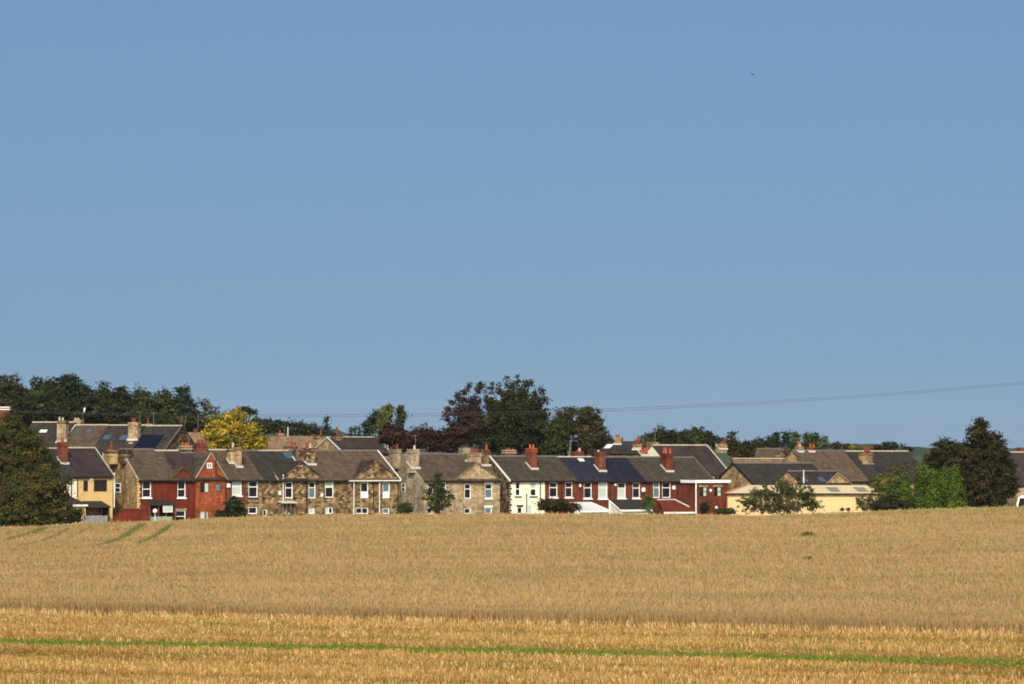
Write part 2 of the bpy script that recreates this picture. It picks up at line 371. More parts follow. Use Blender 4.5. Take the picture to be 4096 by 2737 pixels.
# cut stubble in drill rows
n = 640000; x, y = wedge(n, 106, 186, .9, 14)
e = EDGE0 + EDGEK * x; k = y < e + .1; x, y, e = x[k], y[k], e[k]
d = e - y                                             # metres in front of the uncut edge
row = np.round(d / .5) * .5; d2 = row + rng.normal(0, .07, len(d)); y = e - d2
gd = (GR0 + GRK * x) - y
strip = np.abs(gd + 1.2 * (vnoise(x, x*0, 41, 3) - .5)) < 1.9 + 1.2 * (vnoise(x, y, 46, .8) - .5)
u_ = np.clip((vnoise(x * .06, d2, 42, 2.0) * .6 + vnoise(x * .10, d2, 45, 5.5) * .6 - .38) / .42, 0, 1); swath = u_ * u_ * (3 - 2 * u_)     # combed and flattened bands
swath = np.maximum(swath, np.clip(1.6 - d2 / 2.2, 0, 1))
keep = (~strip) & (rng.random(len(x)) < .16 + .95 * (.25 + .75 * swath) * np.clip(vnoise(x, d2 * 1.6, 43, .42) * 1.5 - .2, 0, 1))
x, y, sw, d2 = x[keep], y[keep], swath[keep], d2[keep]
r = rng.random(len(x))
gold = np.array([.335, .198, .052]); pale = np.array([.58, .41, .175]); brown = np.array([.17, .080, .018]); olive = np.array([.14, .14, .024])
c = gold + (pale - gold) * np.clip(r * 2 - 1.15 + .5 * np.clip(1.5 - d2 / 2, 0, 1) + .25 * (sw - .5), 0, 1)[:, None]
c = c + (brown - c) * (np.clip(1.0 - sw * 1.2, 0, .95) * (r < .80))[:, None]
c = c * (.70 + .36 * sw)[:, None]
nn = vnoise(x, d2 * 3.2, 44, 6) * .6 + vnoise(x, d2 * 2, 47, 1.5) * .4; c = c + (olive - c) * (np.clip((nn - .5) * 3.5, 0, .8) * (r < .6) * np.clip(d2 / 3 - .4, 0, 1))[:, None]
h = (.09 + .17 * rng.random(len(x))) * (.55 + .6 * sw) * (1 + (d2 < 1.2) * .5)
w = .026 + .055 * rng.random(len(x)) ** 2
va, fa, ca = blades(x, y, ground_z(x, y) - .01, h, w, .22, c)
# loose straw lying about
n = 26000; x, y = wedge(n, 112, 182, .9, 6); k = (y < EDGE0 + EDGEK * x) & (np.abs(GR0 + GRK * x - y) > 1.4); x, y = x[k], y[k]; n = len(x)
a = rng.uniform(0, np.pi, n); L = rng.uniform(.12, .35, n); dx, dy = np.cos(a) * L / 2, np.sin(a) * L / 2; zz = ground_z(x, y) + rng.uniform(.02, .12, n); hh = rng.uniform(.015, .035, n)
vb = np.empty((n, 4, 3)); vb[:, 0] = np.stack([x-dx, y-dy, zz], -1); vb[:, 1] = np.stack([x+dx, y+dy, zz + rng.normal(0, .03, n)], -1); vb[:, 2] = vb[:, 1] + np.stack([0*x, 0*x, hh], -1); vb[:, 3] = vb[:, 0] + np.stack([0*x, 0*x, hh], -1)
cb = np.repeat(brown + (gold - brown) * rng.uniform(.3, 1.2, (n, 1)), 4, 0)
V = np.concatenate([va, vb.reshape(-1, 3)]); Fc = np.concatenate([fa, np.arange(n*4).reshape(n, 4) + len(va)]); Cc = np.concatenate([ca, cb])
o = np_mesh('stubble', V, Fc, M['straw'], Cc); tag(o, 'golden cut stubble and loose straw in front of the uncut barley', 'stubble', kind='stuff')
# green strip
n = 120000; x = rng.uniform(-46, 46, n); y = GR0 + GRK * x + rng.normal(0, 1.15, n) + 1.2 * (vnoise(x, x*0, 41, 3) - .5)
dens = vnoise(x, y, 51, .9); k = rng.random(n) < .15 + 1.1 * dens; x, y = x[k], y[k]; n = len(x); r = rng.random((n, 1))
c = np.array([.065, .125, .012]) * (1 - r) + np.array([.17, .235, .035]) * r; hay = rng.random(n) < .10 + .5 * np.clip(vnoise(x, y * 1.5, 52, 1.6) - .5, 0, .5); c[hay] = gold
v, f, c = blades(x, y, ground_z(x, y) - .01, .06 + .12 * rng.random(n), .03 + .04 * rng.random(n), .45, c)
o = np_mesh('grass_strip', v, f, M['leaf'], c); tag(o, 'narrow strip of bright green grass regrowing across the stubble', 'grass', kind='stuff')

# ---------------------------------------------------------------- houses
ROW_A = R(31)                                  # the long front terrace runs away to the right
def row_Y(px):                                 # distance of the terrace's front wall at a photograph column
    k = (px - 2048) / F; u = 400 * k / (math.cos(ROW_A) - k * math.sin(ROW_A)); return 400 + u * math.sin(ROW_A)
class Plot:
    """a building plot: origin at the front left corner, u along the front, v back into the depth"""
    def __init__(s, px0, Y0, ang, zg):
        s.ox, s.oy, s.a, s.zg = X(px0, Y0), Y0, ang, zg
        s.ca, s.sa = math.cos(ang), math.sin(ang)
    def wy(s, u, v): return s.oy + u * s.sa + v * s.ca
    def u(s, px, v=0.0):
        k = (px - 2048) / F                    # (ox + u ca - v sa) = k (oy + u sa + v ca)
        return (k * (s.oy + v * s.ca) - s.ox + v * s.sa) / (s.ca - k * s.sa)
    def v(s, px, u=0.0):
        k = (px - 2048) / F
        return (k * (s.oy + u * s.sa) - s.ox - u * s.ca) / (-s.sa - k * s.ca)
    def z(s, py, u, v=0.0): return Z(py, s.wy(u, v)) - s.zg
FR = {'w': 'white', 'b': 'brown_frame', 'o': 'offwhite'}
def window(root, pl, rect, style='wS', panes=('glass', 'glass'), sill=None, lintel=None, side=None, depth=.10, name='window'):
    """rect in photograph pixels. style: frame colour + S (top light), B (plain), D (glass above a panel), V (two side by side), C (cross)"""
    p0, q0, p1, q1 = rect
    if side is None:
        u0, u1 = pl.u(p0), pl.u(p1); um = (u0 + u1) / 2; z1, z0 = pl.z(q0, um), pl.z(q1, um)
        T = lambda a, d, z: (a, d, z)
    else:                                       # on the left end wall, plane u = 0; a = -v
        va, vb = pl.v(p0), pl.v(p1); u0, u1 = -va, -vb; z1, z0 = pl.z(q0, 0, (va+vb)/2), pl.z(q1, 0, (va+vb)/2)
        T = lambda a, d, z: (d, -a, z)
        depth = -.035
    def bx(mb, a0, a1, d0, d1, c0, c1):
        vs = [T(*p) for p in ((a0,d0,c0),(a1,d0,c0),(a1,d1,c0),(a0,d1,c0),(a0,d0,c1),(a1,d0,c1),(a1,d1,c1),(a0,d1,c1))]
        mb.add(vs, [(3,2,1,0),(4,5,6,7),(0,1,5,4),(1,2,6,5),(2,3,7,6),(3,0,4,7)])
    t = .10 if style[0] == 'w' else .06; d0, d1 = depth - .03, depth + .05
    fr = MB(); W = u1 - u0; H = z1 - z0
    bx(fr, u0, u0+t, d0, d1, z0, z1); bx(fr, u1-t, u1, d0, d1, z0, z1)
    bx(fr, u0+t, u1-t, d0, d1, z1-t, z1); bx(fr, u0+t, u1-t, d0, d1, z0, z0+t)
    s = style[1]; zt = z1 - H * .36 if s == 'S' else z0 + H * .5
    if s in 'SCM': bx(fr, u0+t, u1-t, d0+.005, d1, zt-.045, zt+.045)
    if s in 'VC': bx(fr, (u0+u1)/2-.04, (u0+u1)/2+.04, d0+.008, d1, z0+t, z1-t)
    if s == 'D': bx(fr, u0+t, u1-t, d0+.01, d1, z0+t, z0 + H*.42)
    w = fr.build(name, M[FR[style[0]]], root)
    def pane(a0, a1, c0, c1, m):
        g = MB(); bx(g, a0, a1, depth+.012, depth+.03, c0, c1); g.build('pane', M[m], w)
    if s in 'SM': pane(u0+t, u1-t, zt+.045, z1-t, panes[0]); pane(u0+t, u1-t, z0+t, zt-.045, panes[1])
    elif s in 'VC': pane(u0+t, (u0+u1)/2-.04, z0+t, z1-t, panes[0]); pane((u0+u1)/2+.04, u1-t, z0+t, z1-t, panes[1])
    elif s == 'D': pane(u0+t, u1-t, z0+H*.42, z1-t, panes[0])
    else: pane(u0+t, u1-t, z0+t, z1-t, panes[0])
    if sill: g = MB(); bx(g, u0-.1, u1+.1, -.10 if side is None else -.12, -.003, z0-.14, z0-.003); g.build('sill', M[sill], w)
    if lintel: g = MB(); bx(g, u0-.12, u1+.12, -.02, -.002, z1+.003, z1+.22); g.build('lintel', M[lintel], w)
    return (u0, u1, z0, z1)
def facade(mb, u0, u1, z0, z1, holes, rev=.14):
    """front wall face at v = 0 with openings cut and their reveals"""
    us = sorted({u0, u1, *[min(max(h[i], u0), u1) for h in holes for i in (0, 1)]}); zs = sorted({z0, z1, *[min(max(h[i], z0), z1) for h in holes for i in (2, 3)]})
    for a, b in zip(us[:-1], us[1:]):
        for c, d in zip(zs[:-1], zs[1:]):
            m, n = (a+b)/2, (c+d)/2
            if any(h[0] < m < h[1] and h[2] < n < h[3] for h in holes): continue
            mb.add([(a,0,c),(b,0,c),(b,0,d),(a,0,d)], [(0,1,2,3)])
    for h in holes:
        a, b, c, d = h
        mb.add([(a,0,c),(b,0,c),(b,0,d),(a,0,d),(a,rev,c),(b,rev,c),(b,rev,d),(a,rev,d)], [(0,4,5,1),(1,5,6,2),(2,6,7,3),(3,7,4,0),(4,7,6,5)])
def house(name, label, px0, px1, pe, pr, hd, wall='stone', roof='r_brown', Y0=None, ang=ROW_A, zg=-1.0, wins=(), side_wins=(), chims=(), wings=(),
          verges='', vm='mortar_strip', ridge='ridge_dark', gutter='gutter', pipes=(), sky_l=(), group='terraced houses along the far edge of the field', cat='house', quoins=None,
          boxes=(), gablemat=None, roof2=None):
    Y0 = Y0 or row_Y(px0); pl = Plot(px0, Y0, ang, zg)
    root = empty(name, (pl.ox, pl.oy, zg), ang); tag(root, label, cat, group)
    L = pl.u(px1); ze = pl.z(pe, L/2); zr = pl.z(pr, L/2, hd); e = .003; sl = (zr - ze) / hd
    holes = []
    for w in wins:
        kw = dict(w[2]) if len(w) > 2 else {}
        holes.append(window(root, pl, w[0], w[1], **kw))
    mb = MB(); facade(mb, e, L-e, 0, ze, holes)
    D = 2 * hd
    mb.add([(e,D,0),(L-e,D,0),(L-e,D,ze),(e,D,ze)], [(1,0,3,2)])
    top = zr - .05
    if gablemat:
        g = MB(); g.add([(e-.004,0,0),(e-.004,D,0),(e-.004,D,ze),(e-.004,hd,top),(e-.004,0,ze)], [(0,4,3,2,1)]); g.build('gable_wall', M[gablemat], root)
    for uu, o in ((e, 0), (L-e, 1)): mb.add([(uu,0,0),(uu,D,0),(uu,D,ze),(uu,hd,top),(uu,0,ze)], [(0,4,3,2,1) if o == 0 else (0,1,2,3,4)])
    mb.build('wall', M[wall], root)
    for w in side_wins: window(root, pl, w[0], w[1], side='left', **(dict(w[2]) if len(w) > 2 else {}))
    ov = .28; th = .13; rf = MB()
    ra = -.10 if 'l' in verges else .002; rb = L + .10 if 'r' in verges else L - .002
    prof = [(ra, -ov, ze - sl*ov), (ra, hd, zr), (ra, D+ov, ze - sl*ov), (ra, D+ov, ze - sl*ov + th), (ra, hd, zr + th), (ra, -ov, ze - sl*ov + th)]
    rf.prism(prof, (rb-ra, 0, 0)); ro = rf.build('roof', M[roof], root)
    if roof2:                                    # a strip of other slates, from a pixel column rightwards
        u2 = pl.u(roof2[0]); g = MB(); g.prism([(u2, -ov-.004, ze-sl*ov+th+.004), (u2, hd, zr+th+.006), (u2, hd, zr+th-.02), (u2, -ov-.004, ze-sl*ov+th-.02)], (rb-u2-.01, 0, 0)); g.build('roof_patch', M[roof2[1]], ro)
    if ridge: g = MB(); g.prism([(ra+.01, hd-.16, zr+th-.10), (ra+.01, hd, zr+th+.07), (ra+.01, hd+.16, zr+th-.10)], (rb-ra-.02, 0, 0)); g.build('ridge_tiles', M[ridge], ro)
    for c in verges:
        a = ra - .04 if c == 'l' else rb - .10
        g = MB()
        for s in (0, 1):
            v0, z0 = (-ov-.02, ze-sl*ov) if s == 0 else (D+ov+.02, ze-sl*ov)
            g.prism([(a, v0, z0-.03), (a, hd, zr-.03), (a, hd, zr+th+.05), (a, v0, z0+th+.05)], (.14, 0, 0))
        g.build('verge', M[vm], ro)
    if gutter: g = MB(); g.box(.02, L-.02, -ov-.13, -ov-.01, ze-sl*ov-.04, ze-sl*ov+.08); g.box(.02, L-.02, -.03, -.004, ze-.28, ze-.02); g.build('gutter', M[gutter], root)  # gutter; second box is a wall strip standing in for shade under the eaves
    for (pp, q0, q1, m) in pipes:
        uu = pl.u(pp); g = MB(); g.tube([(uu, -.09, pl.z(q1, uu)), (uu, -.09, pl.z(q0, uu))], .06, 8); g.build('downpipe', M[m], root)
    def roof_z(v): return ze + sl * v if v < hd else zr - sl * (v - hd)
    for c in chims:
        a, b, qb, qt, dp, mt = c[:6]; o = c[6] if len(c) > 6 else {}
        if 'v' in o: v = o['v']
        else:
            lo, hi = 0, hd
            for _ in range(30):
                v = (lo + hi) / 2; uu = pl.u((a+b)/2, v)
                if roof_z(v) + th < pl.z(qb, uu, v): lo = v
                else: hi = v
        u0, u1 = pl.u(a, v), pl.u(b, v); zt = pl.z(qt, (u0+u1)/2, v)
        g = MB(); g.box(u0, u1, v, v+dp, min(roof_z(v), roof_z(v+dp)) - .4, zt-.02); ch = g.build('chimney', M[mt], root)
        g = MB(); cm = M[o.get('cap', mt)]
        g.box(u0-.09, u1+.09, v-.09, v+dp+.09, zt-.42, zt-.28); g.box(u0-.06, u1+.06, v-.06, v+dp+.06, zt-.14, zt); g.build('cap', cm, ch)
        if o.get('fl', 1) and v < hd:
            g = MB(); zb = roof_z(v) + th
            g.box(u0-.12, u1+.12, v-.16, v-.005, zb-.12, zb+.14)
            g.prism([(u0-.10, v-.05, zb-.02), (u0-.10, min(v+dp, hd), roof_z(min(v+dp, hd))+th), (u0-.10, min(v+dp, hd), roof_z(min(v+dp, hd))+th+.15), (u0-.10, v-.05, zb+.15)], (.09, 0, 0))
            g.build('flashing', M['lead'], ch)
        if random.random() < .45:                 # television aerial strapped to the stack
            g = MB(); x0, y0 = u1 - .05, v + dp * .8; hh = zt + random.uniform(.9, 1.7); g.tube([(x0, y0, zt-.5), (x0, y0, hh)], .02, 5); g.tube([(x0-.5, y0-.2, hh-.1), (x0+.35, y0+.15, hh-.1)], .015, 4)
            for k_ in range(5): xx = x0 - .45 + k_ * .18; g.tube([(xx+.1, y0-.35+k_*.07, hh-.1), (xx-.1, y0+.05+k_*.07, hh-.1)], .012, 4)
            g.build('aerial', M['wood_grey'], ch)
        for (pp, qp, pm) in o.get('pots', ()):
            uu = pl.u(pp, v + dp/2); zp = pl.z(qp, uu, v+dp/2); vv = v + dp * (.3 + .4 * random.random())
            g = MB(); g.tube([(uu, vv, zt-.01), (uu, vv, zt + (zp-zt)*.8), (uu, vv, zt+(zp-zt)*.82), (uu, vv, zp)], [.15, .11, .14, .13], 10); g.build('pot', M[pm], ch)
    for wg in wings:
        a, b, ap, q, wm, wr, o = wg
        ua, ub, uc = pl.u(a), pl.u(b), pl.u(ap); za = pl.z(q, uc); ve = min(hd, (za - ze) / sl) + .1
        if o.get('deep'): ve = hd + (zr - za) / sl + .1 if za < zr else hd + .3
        g = MB(); g.prism([(ua, -.004, ze-.02), (ub, -.004, ze-.02), (uc, -.004, za)], (0, .3, 0)); wl = g.build('gable_wall', M[wm], root)
        g = MB(); ov2 = .12
        for (s0, sgn) in ((ua, -1), (ub, 1)):
            k = (za - ze) / (uc - s0); x0 = s0 + sgn * .22; z0 = ze + (x0 - s0) * k
            g.prism([(x0, -ov2, z0), (uc, -ov2, za), (uc, -ov2, za+.13), (x0, -ov2, z0+.13)], (0, ve+ov2, 0))
        wr_o = g.build('gable_roof', M[wr], root)
        g = MB(); cw = o.get('cw', .10)
        for (s0, sgn) in ((ua, -1), (ub, 1)):
            k = (za - ze) / (uc - s0); x0 = s0 + sgn * .24; z0 = ze + (x0 - s0) * k
            g.prism([(x0, -ov2-.05, z0-cw*.3), (uc, -ov2-.05, za-cw*.3), (uc, -ov2-.05, za+.14+cw), (x0, -ov2-.05, z0+.14+cw)], (0, .16, 0))
        g.build('coping', M[o.get('cop', 'mortar_strip')], wr_o)
        for w in o.get('wins', ()): 
            u0, u1 = pl.u(w[0][0]), pl.u(w[0][2]); window(root, pl, w[0], w[1], depth=-.02, **(dict(w[2]) if len(w) > 2 else {}))
    for (a, q0, b, q1, m) in sky_l:              # roof lights lie on the front slope
        qm = (q0+q1)/2; lo, hi = 0, hd
        for _ in range(30):
            v = (lo+hi)/2
            if roof_z(v) + th < pl.z(qm, pl.u((a+b)/2, v), v): lo = v
            else: hi = v
        u0, u1 = pl.u(a, v), pl.u(b, v); lo_v = hi_v = v; hz = (q1 - q0) / 2 / F * pl.oy; dv = hz / sl
        f = lambda vv, h: (roof_z(vv) + th + h)
        fr = MB(); fr.prism([(u0-.06, v-dv-.06, f(v-dv-.06, 0)), (u0-.06, v+dv+.06, f(v+dv+.06, 0)), (u0-.06, v+dv+.06, f(v+dv+.06, .05)), (u0-.06, v-dv-.06, f(v-dv-.06, .05))], (u1-u0+.12, 0, 0))
        nm = 'solar_panel' if m == 'solar' else 'roof_light'
        fo = fr.build(nm, M['gutter' if m == 'solar' else 'wood_grey'], ro)
        gl = MB(); gl.prism([(u0, v-dv, f(v-dv, .02)), (u0, v+dv, f(v+dv, .02)), (u0, v+dv, f(v+dv, .065)), (u0, v-dv, f(v-dv, .065))], (u1-u0, 0, 0))
        if m == 'solar': bpy.data.objects.remove(fo); gl.build(nm, M[m], ro)
        else: bpy.data.objects.remove(fo); gl.build(nm, M[m], ro)
    if quoins:
        g = MB()
        n = int(ze / .32)
        for i in range(n): g.box(-.02, .34 if i % 2 else .20, -.025, .2, i * .32 + .02, i * .32 + .29)
        g.build('quoins', M[quoins], root)
    for (a, q0, b, q1, m, nm) in boxes:
        u0, u1 = pl.u(a), pl.u(b); g = MB(); z1, z0 = pl.z(q0, u0), pl.z(q1, u0)
        if nm == 'satellite_dish':
            uc, zc, r_ = (u0+u1)/2, (z0+z1)/2, (u1-u0)/2; ring = []
            g.add([(uc, -.22, zc)] + [(uc + r_*math.cos(t*math.pi/6), -.34, zc + r_*math.sin(t*math.pi/6)) for t in range(12)] + [(uc, -.25, zc-.02)] , [(0, 1+i, 1+(i+1)%12) for i in range(12)])
            g.tube([(uc, -.005, zc-.1), (uc, -.22, zc)], .03, 6)
        else: g.box(u0, u1, -.16, -.002, z0, z1)
        g.build(nm, M[m], root)
    root['_dims'] = 0; del root['_dims']
    return root, pl, ze, zr, L

def lean_to(root, pl, a, b, qt, qe, dp, wm, rm, name='porch', fascia=None, open_front=False, posts='offwhite', hip=None):
    """single-storey lean-to against the front wall; a, b, qe measured on its front plane v = -dp, qt on the wall"""
    u0, u1 = pl.u(a, -dp), pl.u(b, -dp); ze = pl.z(qe, (u0+u1)/2, -dp); zt = pl.z(qt, (u0+u1)/2, 0); zt = max(zt, ze + .05)
    g = MB()
    if open_front:
        g.box(u0, u0+.12, -dp+.02, -.01, 0, ze-.02); g.box(u1-.12, u1, -dp+.02, -.01, 0, ze-.02)
        for t in (.33, .62): x = u0 + (u1-u0)*t; g.box(x, x+.11, -dp+.02, -dp+.13, 0, ze-.02)
        g.box(u0+.12, u1-.12, -dp+.02, -dp+.10, 0, .95)
    else:
        g.add([(u0,-dp,0),(u1,-dp,0),(u1,-dp,ze),(u0,-dp,ze),(u0,-.01,0),(u1,-.01,0),(u1,-.01,zt),(u0,-.01,zt)], [(0,1,2,3),(4,0,3,7),(1,5,6,2)])
    w = g.build(name, M[wm], root)
    g = MB(); k = (zt-ze)/dp
    h0, h1 = (hip or (0, 0))
    g.add([(u0-.1,-dp-.15,ze-k*.15),(u1+.1,-dp-.15,ze-k*.15),(u1+.1-h1,-.012,zt),(u0-.1+h0,-.012,zt),
           (u0-.1,-dp-.15,ze-k*.15+.1),(u1+.1,-dp-.15,ze-k*.15+.1),(u1+.1-h1,-.012,zt+.1),(u0-.1+h0,-.012,zt+.1)],
          [(3,2,1,0),(4,5,6,7),(0,1,5,4),(1,2,6,5),(3,0,4,7)])
    ro = g.build('porch_roof' if name == 'porch' else 'roof', M[rm], w)
    if fascia: g = MB(); g.box(u0-.14, u1+.14, -dp-.26, -dp-.155, ze-k*.15-.12, ze-k*.15+.10); g.build('fascia', M[fascia], w)
    return w, u0, u1, ze, zt

G1 = 'terraced houses along the far edge of the field'
P2 = ('glass', 'glass')
def stone_sill(c='offwhite'): return {'sill': c, 'lintel': c}
# 1 cream and 2 yellow houses at the left
house('terraced_house', 'cream rendered end house half hidden by the big olive bush, red brick chimney', 190, 311, 1904, 1797, 5.0, 'cream', 'r_dark', zg=-1.3, ridge='ridge_stone',
      wins=[((257,1920,273,1964), 'wS')], chims=[(246,273,1855,1768,1.1,'brown_brick',{'cap':'brown_brick','pots':[(250,1752,'clay_red'),(262,1757,'clay_buff')]})],
      pipes=[(286,1905,1985,'gutter')])
r, pl, ze, zr, L = house('terraced_house', 'yellow rendered house with brown framed windows and dark open porch', 311, 452, 1903, 1795, 5.0, 'yellow', 'r_purple', zg=-1.3, verges='r', ridge='ridge_stone',
      wins=[((335,1922,354,1966), 'bB'), ((377,1921,430,1967), 'bV')], pipes=[(457,1892,2030,'white'), (310,1905,2000,'gutter')], boxes=[(360,1912,370,1923,'white','alarm_box')])
lean_to(r, pl, 352, 440, 2008, 2030, 2.4, 'brown_frame', 'r_purple2', open_front=True)
w_ = lean_to(r, pl, 283, 345, 1984, 2020, 2.6, 'yellow', 'r_grey', fascia='offwhite', hip=(0, 1.0))
# 3 stone gable end + red painted house
house('terraced_house', 'dark red painted brick house with tan stone gable end and quoins', 551, 683, 1916, 1801, 4.4, 'red_paint', 'r_brown', zg=-1.3, verges='l', vm='ridge_stone', ridge='ridge_dark', gablemat='stone_gable', quoins='yellow',
      wins=[((570,1923,606,1991), 'wM', {'sill':'white'})], side_wins=[((462,1932,484,1971), 'wM')],
      chims=[(490,528,1855,1797,1.0,'stone_dark',{'v':2.9,'fl':0,'cap':'stone_dark'}), (434,472,1855,1797,1.0,'stone_gable',{'v':5.0,'fl':0,'cap':'stone_dark','pots':[(447,1765,'clay_red')]})])
r, pl, ze, zr, L = house('terraced_house', 'dark red painted brick house with small brick gable over its eaves', 683, 782, 1917, 1806, 4.4, 'red_paint', 'r_brown', zg=-1.3, ridge='mortar_strip', roof2=(713,'r_purple2'),
      wins=[((711,1924,744,1991), 'wM', {'sill':'white'}), ((703,2042,744,2090), 'wM', {'lintel':'stone_gable'})],
      wings=[(690,778,731,1874,'red_brick','r_brown',{'cop':'red_brick','cw':.03})],
      chims=[(727,768,0,1784,.8,'stone_dark',{'v':7.2,'cap':'ridge_stone','pots':[(732,1770,'clay'),(742,1771,'clay'),(754,1772,'clay')]})])
# 4 orange gable
r, pl, ze, zr, L = house('terraced_house', 'bright orange brick house with a tall steep front gable', 782, 903, 1915, 1815, 4.4, 'orange_brick', 'r_purple2', zg=-1.2, ridge='ridge_dark', gutter=None,
      wins=[((802,1931,838,1971), 'bV', {'panes':('glass','glass_blind')}), ((863,1934,885,1966), 'bB', {'panes':('glass_blue','glass')}), ((803,2046,833,2076), 'oV', {'panes':('glass_blind','glass_blue')})],
      wings=[(782,905,843,1815,'orange_brick','r_brown',{'deep':1,'cop':'mortar_strip','cw':.0,'wins':[((828,1852,849,1874),'wV',{'panes':('glass_blue','glass_blue')})]})],
      pipes=[(903,1918,2050,'gutter')],
      chims=[(790,828,0,1772,.9,'brown_brick',{'v':6.8,'cap':'brown_brick','pots':[(795,1757,'clay_red'),(806,1758,'clay_red'),(818,1760,'clay')]})])
g = MB(); uu = pl.u(861); uv = pl.u(903); g.tube([(uu, -.22, pl.z(1812, uu)), (uu, -.22, pl.z(1896, uu)), (uv, -.22, pl.z(1918, uv))], .06, 8); g.build('soil_pipe', M['gutter'], r)
# 5 narrow brick
house('terraced_house', 'narrow brick house between the orange gable and the stone houses', 905, 984, 1917, 1803, 4.6, 'brown_brick', 'r_brown', zg=-1.2, ridge='ridge_stone',
      wins=[((929,1927,968,1983), 'wS', {'panes':('glass_blind','glass_blind'),'sill':'white'})], boxes=[(907,1935,920,1950,'white','boiler_vent')],
      chims=[(948,968,1868,1784,.6,'stone_gable',{'cap':'stone_dark'}), (918,938,1852,1790,.6,'stone_gable',{'cap':'stone_dark','pots':[(934,1772,'clay_buff')]})])
# 6
house('terraced_house', 'brown stone house with white ground floor door beside dark round bush', 985, 1110, 1917, 1806, 4.8, 'stone', 'r_brown', zg=-1.2, ridge='ridge_dark', roof2=(1052,'r_grey'),
      wins=[((995,1925,1032,1990), 'wS', {'sill':'stone_dark'}), ((995,2028,1030,2056), 'wB'), ((1052,2038,1069,2080), 'wD')],
      sky_l=[], chims=[(1150,1190,0,1786,.9,'stone_dark',{'v':8.6,'cap':'stone_dark','pots':[(1167,1768,'clay_red'),(1178,1769,'clay_red')]})], boxes=[(1113,1965,1123,1980,'white','boiler_vent')])
# 7
r, pl, ze, zr, L = house('terraced_house', 'brown stone house with stone gable topped by a broad dark chimney', 1110, 1234, 1918, 1806, 5.0, 'stone', 'r_grey', zg=-1.2, ridge='ridge_stone', verges='l',
      wins=[((1141,1929,1172,1993), 'wS'), ((1142,2031,1171,2057), 'wB', {'panes':('glass_blue','glass')})], pipes=[(1132,1898,2060,'offwhite')],
      sky_l=[(1138,1812,1172,1834,'skylight')],
      wings=[(1122,1296,1208,1848,'stone','r_grey',{'cop':'stone_dark','cw':-.05})],
      chims=[(1188,1222,1852,1800,1.0,'stone_dark',{'cap':'stone_dark'}), (1228,1262,1858,1793,1.0,'stone',{'cap':'stone_dark','pots':[(1229,1772,'clay_red'),(1243,1774,'clay_buff')]})])
lean_to(r, pl, 1128, 1186, 2008, 2013, .9, 'stone', 'lead', name='canopy', open_front=True)
# 8
house('terraced_house', 'brown stone house with two tall white windows right of dark chimney', 1234, 1390, 1918, 1806, 5.1, 'stone', 'r_brown2', zg=-1.2, ridge='ridge_dark',
      wins=[((1231+4,1928,1263,1993), 'wS', {'panes':('glass','glass_blue')}), ((1301,1926,1335,1991), 'wS', {'panes':('glass_blind','glass')}), ((1231+4,2032,1259,2056), 'wB', {'panes':('glass_blind','glass')}), ((1302,2029,1332,2056), 'wV', {'panes':('glass_blind','glass')})],
      boxes=[(1282,1974,1291,1987,'offwhite','boiler_vent')], pipes=[(1226,1925,2040,'gutter')])
# 9
r, pl, ze, zr, L = house('terraced_house', 'brown stone house with wide front gable and two half glazed white doors upstairs', 1390, 1597, 1918, 1806, 5.3, 'stone', 'r_brown2', zg=-1.2, verges='r', vm='offwhite', ridge='ridge_dark', gutter='offwhite',
      wins=[((1443,1930,1474,1993), 'wD'), ((1531,1930,1560,1993), 'wD', {'panes':('glass_blue','glass')}), ((1424,2031,1474,2056), 'wV'), ((1531,2032,1558,2056), 'wB', {'panes':('glass_blue','glass')})],
      wings=[(1412,1596,1502,1845,'stone','r_purple2',{'cop':'stone','cw':-.07})], pipes=[(1415,1920,2060,'offwhite'), (1517,1926,2060,'offwhite'), (1493,1910,2035,'gutter'), (1591,1920,2050,'gutter')])
# 10 gable end with two stone stacks
r, pl, ze, zr, L = house('terraced_house', 'pale stone house with tall weathered gable end carrying two stone stacks', 1694, 1850, 1919, 1818, 4.6, 'stone_pale', 'r_brown', zg=-1.2, verges='', ridge='ridge_dark', gablemat='stone_grey',
      wins=[((1710,1930,1734,1985), 'wS'), ((1708,2030,1730,2056), 'wB'), ((1755,1930,1785,1985), 'wS')], side_wins=[((1608,1934,1621,1968), 'oM')],
      chims=[(1646,1677,1873,1797,1.0,'stone_grey',{'v':1.9,'cap':'stone_grey','pots':[(1660,1782,'clay_buff')]}), (1572,1604,0,1797,1.0,'stone_grey',{'v':5.6,'cap':'stone_grey','pots':[(1586,1776,'clay_red')]})])
g = MB(); v0, v1_ = 2.6, 6.0; g.box(.0, .45, v0, v1_, ze, pl.z(1815, 0, 4.6)); g.build('gable_parapet', M['stone_grey'], r)
r, pl, ze, zr, L = house('terraced_house', 'pale stone house with front gable and square stack behind the slender tree', 1850, 2000, 1920, 1820, 4.7, 'stone_pale', 'r_brown', zg=-1.2, ridge='ridge_dark',
      wins=[((1858,1935,1884,1995), 'wS'), ((1857,2033,1883,2056), 'wB'), ((1940,1936,1970,1994), 'wS', {'panes':('glass','glass_blue'),'sill':'white','lintel':'white'}), ((1940,2030,1968,2056), 'wB', {'panes':('glass_blue','glass'),'lintel':'white'})],
      wings=[(1818,2000,1905,1852,'stone_pale','r_brown',{'cop':'stone_pale','cw':-.07})],
      chims=[(1880,1925,1865,1812,1.0,'stone_pale',{'cap':'stone_pale','pots':[(1890,1794,'clay_red'),(1901,1795,'clay_red')]}), (1929,1958,1862,1798,1.0,'stone_dark',{'cap':'brown_brick','pots':[(1946,1778,'clay')]}),
             (1850,1880,0,1792,.8,'stone_grey',{'v':7.5})])
